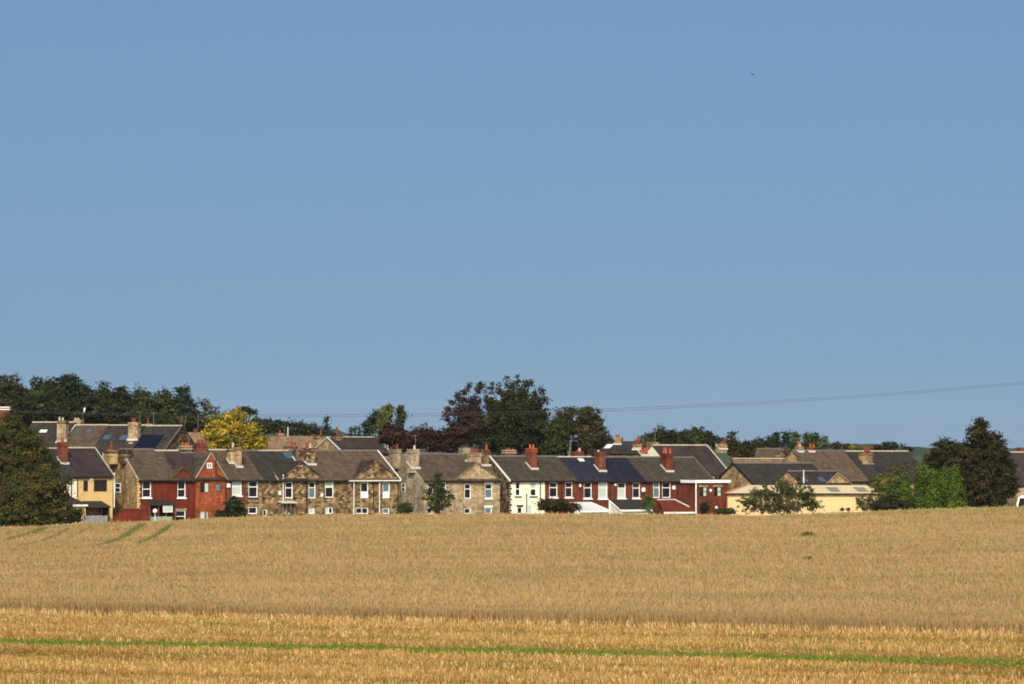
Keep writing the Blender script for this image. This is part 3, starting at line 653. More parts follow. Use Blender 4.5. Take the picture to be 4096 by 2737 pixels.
# 12 cream
r, pl, ze, zr, L = house('terraced_house', 'cream painted house with dark quoins at the end of the red brick terrace', 2037, 2181, 1920, 1828, 4.4, 'cream', 'r_olive', zg=-1.2, verges='l', vm='offwhite', gablemat='stone_dark', quoins='stone_dark', ridge='ridge_dark',
      wins=[((2062,1928,2082,1985), 'wM', {'sill':'gutter'}), ((2121,1928,2146,1985), 'wM', {'panes':('glass_blind','glass'),'sill':'gutter'}), ((2069,2028,2090,2056), 'wB', {'lintel':'gutter'}), ((2110,2024,2130,2056), 'wB', {'panes':('glass_blind','glass')})],
      pipes=[(2105,1976,2050,'gutter'), (2160,1925,1998,'gutter'), (2180,1925,2050,'gutter')],
      chims=[(2124,2148,1876,1794,1.15,'brown_brick',{'cap':'clay','pots':[(2122,1778,'clay'),(2133,1777,'clay')]}), (2022,2062,0,1800,.8,'brown_brick',{'v':7.4,'cap':'ridge_stone','pots':[(2030,1792,'clay_red'),(2040,1791,'clay_red'),(2050,1792,'clay_red')]})])
# 13
house('terraced_house', 'red brick terraced house next to the cream one, low dark bush in front', 2181, 2305, 1920, 1829, 4.4, 'red_brick', 'r_olive', zg=-1.2, ridge='ridge_dark',
      wins=[((2197,1929,2230,1990), 'wS', {'sill':'white'}), ((2261,1929,2290,1990), 'wS', {'sill':'white'})], pipes=[(2246,1925,2050,'gutter')])
# 14 navy
r, pl, ze, zr, L = house('terraced_house', 'red brick terraced house with blue-black roof and white glazed lean-to', 2305, 2444, 1921, 1831, 4.4, 'red_brick', 'r_navy', zg=-1.2, ridge='ridge_stone',
      wins=[((2335,1928,2367,1994), 'wS', {'sill':'white'}), ((2393,1929,2430,1995), 'wS', {'panes':('glass_blind','glass_blind'),'sill':'white'})], boxes=[(2300+8,1934,2320,1950,'lead','satellite_dish')],
      pipes=[(2438,1925,2060,'gutter')], sky_l=[(2314,1836,2335,1846,'skylight_pale')],
      chims=[(2397,2422,1885,1807,1.1,'brown_brick',{'cap':'brown_brick','pots':[(2396,1800,'clay_buff')]}), (2300,2335,0,1806,.8,'brown_brick',{'v':7.2,'cap':'brown_brick','pots':[(2308,1798,'clay_red'),(2316,1792,'clay_buff')]})])
w_, u0, u1, z0, z1 = lean_to(r, pl, 2322, 2432, 2014, 2044, 2.8, 'white', 'glass_blue', name='conservatory', fascia='white', hip=(.2,.8))
g = MB(); n = 9
for i in range(n + 1):
    t = i / n; a = u0 + (u1-u0)*t; b = u0 + .1 + (u1-u0-.9)*t; k = (z1-z0)/2.8
    g.prism([(a, -2.95, z0-k*.15+.102), (b, -.02, z1+.102), (b, -.02, z1+.17), (a, -2.95, z0-k*.15+.17)], (.13, 0, 0))
g.build('glazing_bars', M['white'], w_)
# 15 darker navy
r, pl, ze, zr, L = house('terraced_house', 'red brick terraced house with newest darkest roof and white dish under eaves', 2444, 2580, 1922, 1832, 4.4, 'red_brick', 'r_navy2', zg=-1.2, ridge='ridge_dark',
      wins=[((2470,1930,2503,1993), 'wS', {'panes':('glass','glass_blind'),'sill':'white'}), ((2530,1930,2560,1993), 'wS', {'sill':'white','lintel':'stone_pale'})], boxes=[(2559,1950,2575,1967,'white','satellite_dish'), (2456,1935,2463,1943,'white','boiler_vent')],
      chims=[])
w_, u0, u1, z0, z1 = lean_to(r, pl, 2484, 2600, 2003, 2040, 2.6, 'offwhite', 'r_grey', name='lean_to', fascia='white', hip=(.1,.1))
g = MB(); g.tube([(u0-.05, -2.78, 0.2), (u0-.05, -2.7, z0-.1), (u0-.05, -.1, z1)], .09, 6); g.tube([(u0-.05, -.12, .2), (u0-.05, -.12, z1)], .09, 6); g.build('white_frame', M['white'], w_)
# 16
r, pl, ze, zr, L = house('terraced_house', 'red brick terraced house with tall red stack carrying three orange pots', 2580, 2716, 1922, 1832, 4.4, 'red_brick', 'r_olive', zg=-1.2, ridge='ridge_dark',
      wins=[((2612,1929,2639,1992), 'wS', {'panes':('glass_blue','glass_blue'),'lintel':'stone_pale'}), ((2648,1929,2682,1992), 'wS', {'lintel':'stone_pale'})], boxes=[(2688,1944,2698,1958,'white','alarm_box')], pipes=[(2711,1925,2040,'gutter')],
      chims=[(2665,2691,1886,1814,1.2,'red_brick',{'cap':'red_brick','pots':[(2656,1791,'clay'),(2666,1790,'clay'),(2678,1792,'clay')]})])
w_, u0, u1, z0, z1 = lean_to(r, pl, 2655, 2790, 2003, 2049, 2.8, 'red_brick', 'r_red', name='lean_to', fascia='white', hip=(1.0,1.6))
g = MB(); g.tube([(u0+.85, -.06, z1+.12), (u1-1.5, -.06, z1+.12), (u1+.02, -2.9, z0+.1)], .09, 6); g.build('hip_ridge', M['lead'], w_)
# 17 with flat-roofed extension
r, pl, ze, zr, L = house('terraced_house', 'red brick end house with flat roofed two-storey extension trimmed in white', 2716, 2852, 1923, 1833, 4.4, 'red_brick', 'r_olive', zg=-1.2, verges='r', vm='ridge_dark', ridge='ridge_dark', gutter=None)
dp = 3.3; u0, u1 = pl.u(2783, -dp), pl.u(2912, -dp); um = (u0+u1)/2; zt = pl.z(1932, um, -dp)
# the extension has its own front plane
ex = Plot(0, 0, 0, 0); ex.__dict__.update(pl.__dict__); ex.ox = pl.ox + dp * pl.sa; ex.oy = pl.oy - dp * pl.ca
holes = []; 
extroot = empty('tmp', (0,0,0)); bpy.data.objects.remove(extroot)
def ext_parts():
    sh = MB()
    hs = []
    for rect, pn in (((2799,1948,2828,1986), ('glass','glass_blind')), ((2855,1948,2885,1986), ('glass','glass_blind'))):
        # measured on the extension's plane: build with that plot, then slide forward by dp
        before = set(bpy.data.objects)
        hs.append(window(r, ex, rect, 'bC', panes=pn, lintel='stone_pale'))
        for o in set(bpy.data.objects) - before:
            for v in o.data.vertices: v.co.y -= dp
    facade(sh, u0, u1, 0, zt, hs)
    sh.v = [(a, b - dp, c) for a, b, c in sh.v]
    sh.add([(u0,-dp,0),(u0,-.01,0),(u0,-.01,zt),(u0,-dp,zt)], [(0,3,2,1)]); sh.add([(u1,-dp,0),(u1,-.01,0),(u1,-.01,zt),(u1,-dp,zt)], [(0,1,2,3)])
    w = sh.build('extension_wall', M['red_brick'], r)
    g = MB(); g.box(u0-.22, u1+.22, -dp-.22, -.02, zt+.005, zt+.36); g.build('flat_roof_fascia', M['white'], r)
    g = MB(); g.box(u0-.1, u1+.1, -dp-.1, -.03, zt+.365, zt+.42); g.build('flat_roof', M['r_grey'], r)
    g = MB(); g.tube([(u0-.05, -dp-.09, .1), (u0-.05, -dp-.09, zt)], .08, 8); g.build('downpipe', M['white'], r)
    for a, q in ((2841,1962), (2864,2030)):
        uu = ex.u(a); zz = ex.z(q, uu); g = MB(); g.tube([(uu, -dp-.08, zz), (uu, -dp-.002, zz)], .17, 12); g.build('vent', M['white'], r)
ext_parts()

# ---------------------------------------------------------------- houses behind the terrace
GB = 'house roofs behind the front terrace'
NEG = R(-22)
house('back_house', 'dark slate roof rising behind the olive bush at the left', 60, 235, 1790, 1692, 4.5, 'stone_dark', 'r_grey', Y0=452, ang=NEG, zg=-1, ridge='ridge_stone', group=GB, wins=[],
      chims=[(228,264,1770,1682,.8,'stone_pale',{'cap':'stone_dark','pots':[(240,1668,'clay_buff'),(252,1670,'clay_buff')]})], sky_l=[(160,1721,188,1731,'offwhite')])
house('back_house', 'brown roof with two small roof lights behind the yellow house', 236, 372, 1795, 1703, 4.5, 'stone_dark', 'r_brown', Y0=449, ang=NEG, zg=-1, ridge='ridge_stone', group=GB, verges='l', vm='lead',
      sky_l=[(298,1722,316,1735,'skylight'), (348,1719,366,1732,'skylight')], chims=[(296,322,0,1679,.8,'stone_pale',{'v':6.2,'cap':'stone_pale','pots':[(303,1672,'clay_buff'),(314,1672,'clay_buff')]})])
house('back_house', 'grey slate roof with two blue roof lights beside tall pale stack', 372, 515, 1796, 1704, 4.5, 'stone', 'r_grey', Y0=447, ang=NEG, zg=-1, ridge='ridge_stone', group=GB,
      sky_l=[(415,1742,440,1758,'skylight'), (482,1743,510,1760,'skylight')], wins=[((388,1806,413,1838), 'wB')])
house('back_house', 'grey slate roof carrying a large navy solar panel, dark stone gable', 515, 662, 1797, 1706, 4.5, 'stone_dark', 'r_grey', Y0=444, ang=NEG, zg=-1, ridge='ridge_stone', group=GB, verges='r', vm='ridge_dark',
      sky_l=[(552,1741,640,1793,'solar')],
      chims=[(513,550,1760,1690,.9,'stone_pale',{'cap':'stone_pale','pots':[(531,1672,'clay_red'),(540,1674,'clay_red')]}), (580,608,0,1696,.7,'stone_pale',{'v':6,'cap':'stone_pale','pots':[(594,1674,'clay_red')]})])
house('back_house', 'distant tan roof with small brick chimney left of the yellow tree', 690, 830, 1800, 1733, 4.5, 'stone', 'r_tan', Y0=500, ang=R(-12), zg=0, ridge=None, group=GB, chims=[(776,790,0,1716,.6,'brown_brick',{'v':4.6,'cap':'brown_brick'})])
r, pl, ze, zr, L = house('back_house', 'long tan roof right of the yellow tree, brick stack and thin pole', 985, 1268, 1812, 1748, 4.5, 'stone', 'r_tan', Y0=500, ang=R(-8), zg=0, ridge=None, group=GB,
      chims=[(1114,1136,0,1732,.8,'clay_buff',{'v':5,'cap':'brown_brick','pots':[(1121,1722,'clay')]}), (1245,1260,0,1738,.6,'brown_brick',{'v':5,'cap':'brown_brick'})])
g = MB(); uu = pl.u(1152, 6); g.tube([(uu, 6, ze), (uu, 6, pl.z(1708, uu, 6))], .07, 6); g.build('aerial_pole', M['offwhite'], r)
house('back_house', 'stone gable with two tall stacks above the brown roofs of the front row', 1372, 1560, 1812, 1752, 4.6, 'stone', 'r_purple2', Y0=470, ang=ROW_A, zg=0, ridge='ridge_stone', group=GB, verges='l', vm='lead', gablemat='stone_gable',
      chims=[(1338,1370,0,1745,.9,'stone_gable',{'v':3.6,'fl':0,'cap':'stone_dark','pots':[(1350,1708,'clay_red')]}), (1266,1298,0,1745,.9,'stone_gable',{'v':8.6,'fl':0,'cap':'stone_dark','pots':[(1285,1720,'clay_red')]})])
house('back_house', 'dark slate roof with one bright roof light behind the navy roofs', 2392, 2560, 1812, 1769, 4.0, 'stone_gable', 'r_grey', Y0=455, ang=NEG, zg=0, ridge=None, group=GB,
      sky_l=[(2422,1779,2447,1794,'skylight_pale')], chims=[(2458,2484,1778,1748,.7,'stone_pale',{'cap':'stone_pale','pots':[(2465,1740,'clay_red'),(2474,1739,'clay_red')]}),
      (2532,2566,1800,1774,.9,'stone_pale',{'v':.8,'cap':'stone_dark','pots':[(2545,1757,'clay_red'),(2555,1746,'clay_red')]})])
house('back_house', 'large purple slate roof with pale verge behind the right end of the red terrace', 2700, 2918, 1896, 1784, 5.4, 'cream', 'r_purple2', Y0=438, ang=ROW_A, zg=-1, ridge='ridge_stone', group=GB, verges='r', vm='lead', wins=[((2857,1903,2872,1925), 'wB')],
      chims=[(2878,2906,1838,1775,.9,'stone_gable',{'v':4.6,'cap':'stone_gable','pots':[(2886,1766,'clay_red'),(2896,1765,'clay_red')]}), (2603,2634,0,1769,.9,'stone_gable',{'v':6,'cap':'stone_gable'}), (2566,2594,0,1816,.8,'brown_brick',{'v':3.4,'cap':'brown_brick','pots':[(2570,1793,'clay'),(2580,1790,'clay'),(2590,1795,'clay')]})])
# right hand group
house('stone_barn', 'stone building with gable end edged by black bargeboards and dark slate roof', 3016, 3330, 1940, 1856, 4.3, 'stone_gable', 'r_grey', Y0=412, zg=-1, ridge='ridge_dark', verges='l', vm='black', group=GB, gablemat='stone_gable', gutter=None, cat='building')
house('back_house', 'low stone building with plum slate roof, two roof lights and little front gable', 3200, 3400, 1936, 1888, 2.6, 'stone_gable', 'r_purple', Y0=406, zg=-1, ridge='ridge_dark', group=GB, gutter=None, cat='building',
      sky_l=[(3205,1912,3225,1928,'skylight'), (3275,1912,3297,1928,'skylight')], wings=[(3302,3400,3348,1893,'stone_gable','r_purple',{'cop':'mortar_strip','cw':-.05})], pipes=[(3212,1880,1934,'offwhite')])
house('back_house', 'wide brown stone-slate roof with tan gable and red-potted stack', 3262, 3478, 1922, 1806, 5.2, 'stone', 'r_brown2', Y0=436, zg=-1, ridge='ridge_dark', group=GB, gablemat='stone_gable', verges='', 
      chims=[(3450,3490,1868,1808,1.0,'stone_gable',{'v':2.6,'cap':'stone_dark','pots':[(3458,1788,'clay_red'),(3468,1787,'clay_red'),(3478,1788,'clay_red')]}), (3192,3212,0,1786,.7,'stone_pale',{'v':5.0,'cap':'stone_pale','pots':[(3190,1768,'clay'),(3200,1776,'clay_buff')]}),
             (3236,3256,0,1790,.7,'brown_brick',{'v':5.0,'cap':'brown_brick','pots':[(3242,1775,'clay'),(3252,1776,'clay')]}), (3360,3378,0,1800,.6,'stone_pale',{'v':6,'cap':'stone_pale'})])
house('back_house', 'long grey slate roof running behind the bright green conifers', 3478, 3730, 1922, 1808, 5.2, 'stone', 'r_grey', Y0=436 + 4, zg=-1, ridge='ridge_stone', group=GB)
house('back_house', 'small reddish brown roof and cross gable above the low stone ridge', 3015, 3150, 1845, 1798, 3.8, 'stone_dark', 'r_brown2', Y0=480, ang=R(-10), zg=0, ridge='ridge_dark', group=GB, gutter=None, wings=[(3075,3165,3140,1790,'stone_dark','r_brown2',{'cop':'ridge_dark','cw':-.05})])
house('back_house', 'low tan stone-slate roof just above the black edged gable', 2940, 3175, 1868, 1838, 2.6, 'stone_gable', 'r_tan', Y0=448, ang=R(4), zg=-1, ridge='ridge_stone', group=GB, gutter=None)
house('back_house', 'grey roof and tan wall at the right edge behind the dark tree', 4065, 4330, 1935, 1812, 5, 'stone_pale', 'r_purple2', Y0=445, ang=R(20), zg=-1, ridge='ridge_stone', group=GB, chims=[(4080,4110,0,1790,.8,'brown_brick',{'v':6,'cap':'brown_brick'})])
house('back_house', 'brick chimney showing above the olive bush at the left edge', -330, 40, 1760, 1690, 4.5, 'brown_brick', 'r_brown', Y0=440, ang=R(-5), zg=-1, ridge='ridge_stone', group=GB,
      chims=[(-24,37,0,1627,.9,'brown_brick',{'v':4.0,'cap':'offwhite'})])

# warehouse: long, low, hipped at both ends
def warehouse():
    Y = 392; a = R(-5.5); pl = Plot(2912, Y, a, -1.0); root = empty('warehouse', (pl.ox, pl.oy, -1.0), a)
    tag(root, 'long low pale yellow warehouse partly hidden by bushes', 'warehouse')
    L = pl.u(3528); ze = pl.z(1974, L/2); D = 16; hd = 8; zr = pl.z(1941, L/2, hd)
    g = MB(); n = 90                              # shallow ribs of the cladding
    for i in range(n):
        a0, a1 = L*i/n, L*(i+1)/n; m1, m2 = a0 + (a1-a0)*.4, a0 + (a1-a0)*.6
        for p, q, d0, d1 in ((a0, m1, 0, 0), (m1, m2, 0, .03), (m2, a1, .03, 0)): g.add([(p,d0,0),(q,d1,0),(q,d1,ze),(p,d0,ze)], [(0,1,2,3)])
    g.add([(0,0,0),(0,D,0),(0,D,ze),(0,0,ze)], [(0,3,2,1)]); g.add([(L,0,0),(L,D,0),(L,D,ze),(L,0,ze)], [(0,1,2,3)]); g.add([(0,D,0),(L,D,0),(L,D,ze),(0,D,ze)], [(1,0,3,2)])
    g.build('wall', M['warehouse'], root)
    r0 = pl.u(2995, hd); r1 = pl.u(3462, hd); o = .25; g = MB()
    A = [(-o,-o,ze+.02),(L+o,-o,ze+.02),(L+o,D+o,ze+.02),(-o,D+o,ze+.02),(r0,hd,zr),(r1,hd,zr)]
    g.add(A, [(0,1,5,4),(1,2,5),(2,3,4,5),(0,3,2,1)])
    ro = g.build('roof', M['warehouse_roof'], root)
    g = MB(); g.add([(-o-.004,-o,ze+.03),(-o-.004,D+o,ze+.03),(r0-.01,hd,zr+.005)], [(0,2,1)]); g.build('roof_end', M['warehouse'], ro)
    g = MB()
    g.tube([(-o,-o,ze+.06),(r0,hd,zr+.04)], .10, 6); g.build('red_verge', M['pink_trim'], root)
    g = MB(); g.box(L+o+.005, L+o+.10, -o, D+o, ze-.35, ze+.05); g.build('red_fascia', M['pink_trim'], root)
    g = MB(); g.box(-.12, -.005, -.06, .06, 0, ze); g.build('red_corner_post', M['pink_trim'], root)
    g = MB(); g.box(-o, L+o, -o-.14, -o-.005, ze-.12, ze+.02); g.build('gutter', M['brown_frame'], root)
    for p, q in ((3302,3352), (3412,3462)):       # weathered translucent roof sheets
        t0, t1 = .18, .72; v0, v1 = -o + (hd+o)*t0, -o + (hd+o)*t1; f = lambda v: ze + .02 + (zr-ze-.02)*(v+o)/(hd+o) + .035
        u0, u1 = pl.u(p, hd*.5), pl.u(q, hd*.5); g = MB(); g.add([(u0+.6,v0,f(v0)),(u1+.3,v0,f(v0)),(u1-.2,v1,f(v1)),(u0-.1,v1,f(v1))], [(0,1,2,3)]); g.build('roof_light', M['wood_grey'], ro)
warehouse()

# ---------------------------------------------------------------- garden sheds, fences, van
def shed():
    Y = 362; pl = Plot(452, Y, R(6), -1.2); root = empty('garden_shed', (pl.ox, pl.oy, -1.2), R(6)); tag(root, 'low dark red shed with sloping left side below the stone gable end', 'shed')
    a, b, c = pl.u(452), pl.u(490), pl.u(591); zt = pl.z(2040, 2); g = MB()
    g.prism([(a,0,0),(c,0,0),(c,0,zt),(b,0,zt),(a,0,zt-1.15)], (0,2.6,0)); g.build('wall', M['red_paint'], root)
    g = MB(); g.prism([(a-.1,-.1,zt-1.14),(b,-.1,zt+.005),(c+.1,-.1,zt+.005),(c+.1,-.1,zt+.09),(b-.03,-.1,zt+.09),(a-.1,-.1,zt-1.03)], (0,2.8,0)); g.build('roof', M['pink_trim'] if 0 else M['r_red'], root)
shed()
def fence(px0, px1, q, Y, m, label, name='garden_fence', ang=0.0):
    pl = Plot(px0, Y, ang, -1.2); root = empty(name, (pl.ox, pl.oy, -1.2), ang); tag(root, label, 'fence'); L = pl.u(px1); zt = pl.z(q, L/2)
    g = MB(); n = max(4, int(L/.16))
    for i in range(n): g.box(L*i/n+.008, L*(i+1)/n-.008, -.012, .012, .1, zt - .04 * random.random())
    g.build('boards', M[m], root)
    g = MB(); g.box(0, L, .014, .06, zt*.3, zt*.3+.08); g.box(0, L, .014, .06, zt*.8, zt*.8+.08); g.build('rails', M[m], root)
    for i in range(int(L/1.8)+1): g = MB(); g.box(i*1.8-.05, i*1.8+.05, .062, .16, 0, zt+.03); g.build('post', M[m], root)
random.seed(3)
fence(335, 432, 2062, 360, 'wood_grey', 'low grey board fence beneath the dark open porch')
fence(593, 690, 2066, 366, 'green_wood', 'pale green board fence right of the low red shed')
def conservatory():
    # small glazed lean-to with a grey roof in front of the red painted house
    r = [o for o in bpy.data.objects if o.get('label', '').startswith('dark red painted brick house with tan')][0]
    Y0 = row_Y(551); pl = Plot(551, Y0, ROW_A, -1.3)
    w_, u0, u1, z0, z1 = lean_to(r, pl, 600, 705, 2002, 2022, 2.4, 'brown_brick', 'r_grey', name='lean_to', open_front=True, hip=(1.1, 0))
    g = MB(); a, b = pl.u(652, -2.4), pl.u(690, -2.4); zt, zb = pl.z(2022, a, -2.4), pl.z(2050, a, -2.4)
    g.box(a, b, -2.52, -2.46, zb, zb+.07); g.box(a, b, -2.52, -2.46, zt-.07, zt); g.box(a, a+.07, -2.52, -2.46, zb+.07, zt-.07); g.box(b-.07, b, -2.52, -2.46, zb+.07, zt-.07)
    w = g.build('window', M['white'], r); g = MB(); g.box(a+.07, b-.07, -2.50, -2.48, zb+.07, zt-.07); g.build('pane', M['glass_blind'], w)
conservatory()
def parasol_ball():
    Y = 364; x, z = X(621, Y), Z(2045, Y); g = MB(); rings = 8; n = 14
    for i in range(rings + 1):
        t = math.pi * i / rings; rr = .26 * math.sin(t)
        for k in range(n): g.v.append((rr*math.cos(2*math.pi*k/n), rr*math.sin(2*math.pi*k/n), -.26*math.cos(t)))
    for i in range(rings):
        for k in range(n): g.f.append((i*n+k, i*n+(k+1)%n, (i+1)*n+(k+1)%n, (i+1)*n+k))
    g.tube([(0,0,-.25), (0,0,-.25-(z+.9-.25))], .03, 6)
    o = g.build('garden_lamp', M['white'], smooth=True); o.location = (x, Y, z); tag(o, 'round white globe on a post behind the pale green fence', 'garden lamp')
parasol_ball()
def van():
    Y = 385; a = R(-8); x0 = X(4034, Y); root = empty('parked_van', (x0, Y, -.3), a); z = lambda q: Z(q, Y) + .3
    tag(root, 'white van cut off by the right edge beside the dark tree', 'van')
    H = z(1982); L = 5.0; g = MB()
    prof = [(0,0,.35),(0,0,1.05),(.5,0,1.25),(1.1,0,H-.25),(1.5,0,H),(L,0,H),(L,0,.35)]; g.prism(prof, (0,1.9,0)); g.build('body', M['white'], root)
    g = MB(); g.prism([(.53,.15,1.30),(1.07,.15,H-.30),(1.05,.15,H-.26),(.49,.15,1.32)], (0,1.6,0)); g.build('windscreen', M['glass'], root)
    g = MB(); g.prism([(.85,-.012,1.28),(1.85,-.012,1.28),(1.85,-.012,H-.3),(1.25,-.012,H-.3)], (0,.01,0)); g.build('side_window', M['glass'], root)
    for u in (.85, 4.1):
        g = MB(); g.tube([(u,-.03,.34),(u,.2,.34)], .34, 20); w = g.build('wheel', M['black'], root); g = MB(); g.tube([(u,-.045,.34),(u,-.032,.34)], .2, 16); g.build('hubcap', M['lead'], w)
        g = MB(); g.tube([(u,1.7,.34),(u,1.93,.34)], .34, 20); g.build('wheel', M['black'], root)
    g = MB(); g.box(-.03,-.001,.1,.4,.75,.95); g.build('headlight', M['skylight_pale'], root)
    g = MB(); g.box(-.03,-.001,1.5,1.8,.75,.95); g.build('headlight', M['skylight_pale'], root)
    g = MB(); g.box(-.08,-.032,.02,1.88,.36,.6); g.build('bumper', M['black'], root)
van()

# ---------------------------------------------------------------- cables and birds
def cable(dq, label):
    Y = 300; g = MB(); pts = []
    for px in range(-700, 4901, 140):
        q = 1660 - (px-1150)**2 * 1.5e-5 + dq * (1 - ((px - 2100)/2800)**2 * .6); pts.append((X(px, Y, q), Y, Z(q, Y)))
    o = g.tube(pts, .013, 5).build('overhead_cable', M['cable']); tag(o, label, 'cable', 'overhead cables crossing the view')
cable(0, 'upper thin overhead cable sagging across the view, the one the bird sits on'); cable(9, 'lower and fainter thin overhead cable just under the upper one')
def bird(px, py, Y, span, label, perched=False, m='black'):
    g = MB()
    g.tube([(-.16,0,.0),(-.08,0,.02),(.04,0,.03),(.12,0,.07),(.19,0,.08)] if not perched else [(-.02,0,-.22),(-.02,0,-.05),(0,0,.08),(.03,0,.2),(.05,0,.27)], [.02,.06,.07,.045,.01] if not perched else [.02,.07,.09,.06,.03], 8)
    o = g.build('bird', M[m], smooth=True); o.location = (X(px, Y, py), Y, Z(py, Y)); tag(o, label, 'bird')
    for s in (-1, 1):
        w = MB()
        if perched: w.add([(-.03,s*.085,.12),(.03,s*.09,.1),(-.01,s*.075,-.12),(-.05,s*.06,-.2)], [(0,1,2,3)])
        else: w.add([(.07,s*.04,.05),(-.06,s*.04,.04),(-.10,s*span*.45,.16),(-.02,s*span,.10),(.05,s*span*.5,.2)], [(0,1,2,3,4)])
        w.build('wing', M[m], o)
    return o
b1 = bird(3010, 300, 560, .45, 'tiny dark bird flying high in the upper right sky'); b1.rotation_euler = (R(25), 0, R(60))
b2 = bird(758, 745, 900, .5, 'faint distant bird in the left half of the sky', m='wood_grey'); b2.rotation_euler = (R(15), 0, R(30))
bird(338, 1642, 299.9, .3, 'pale bird perched on the overhead cable before the dark wood', True, 'offwhite')

# ---------------------------------------------------------------- trees
PAL = {
 'olive':  [(.095,.085,.022), (.070,.080,.018), (.135,.110,.032), (.050,.062,.014)],
 'dark':   [(.026,.044,.014), (.040,.058,.016), (.058,.072,.020), (.018,.030,.011)],
 'dark2':  [(.036,.046,.015), (.062,.060,.020), (.080,.074,.028), (.022,.030,.012)],
 'mid':    [(.050,.075,.018), (.075,.095,.022), (.100,.110,.030), (.035,.050,.014)],
 'yelgreen':[(.110,.120,.020), (.150,.140,.028), (.070,.090,.018)],
 'yellow': [(.42,.27,.018), (.34,.25,.02), (.50,.33,.03), (.20,.19,.02), (.12,.13,.018)],
 'copper': [(.050,.020,.014), (.070,.026,.018), (.032,.018,.013), (.085,.040,.020)],
 'purple': [(.060,.028,.028), (.085,.045,.034), (.040,.024,.022), (.060,.050,.022)],
 'bigdark':[(.030,.042,.012), (.055,.062,.016), (.080,.080,.022), (.018,.026,.009)],
 'birch':  [(.085,.070,.030), (.060,.060,.022), (.11,.085,.04), (.045,.045,.018)],
 'bluegreen':[(.035,.060,.035), (.050,.075,.045), (.025,.042,.028)],
 'conifer':[(.060,.110,.012), (.095,.150,.014), (.130,.170,.018), (.030,.060,.010)],
 'brownmix':[(.034,.036,.011), (.055,.052,.014), (.095,.060,.018), (.022,.030,.010), (.045,.050,.014)],
 'shrub':  [(.070,.080,.022), (.100,.095,.030), (.045,.052,.016), (.12,.10,.035)],
 'green':  [(.060,.095,.020), (.090,.125,.030), (.040,.062,.016)],
}
DEEP = {'yellow': .8, 'conifer': .82, 'yelgreen': .85, 'green': .8, 'shrub': .75, 'olive': .6, 'purple': .62, 'copper': .6}
PAL = {k: [tuple(c * DEEP.get(k, .57) for c in t) for t in v] for k, v in PAL.items()}
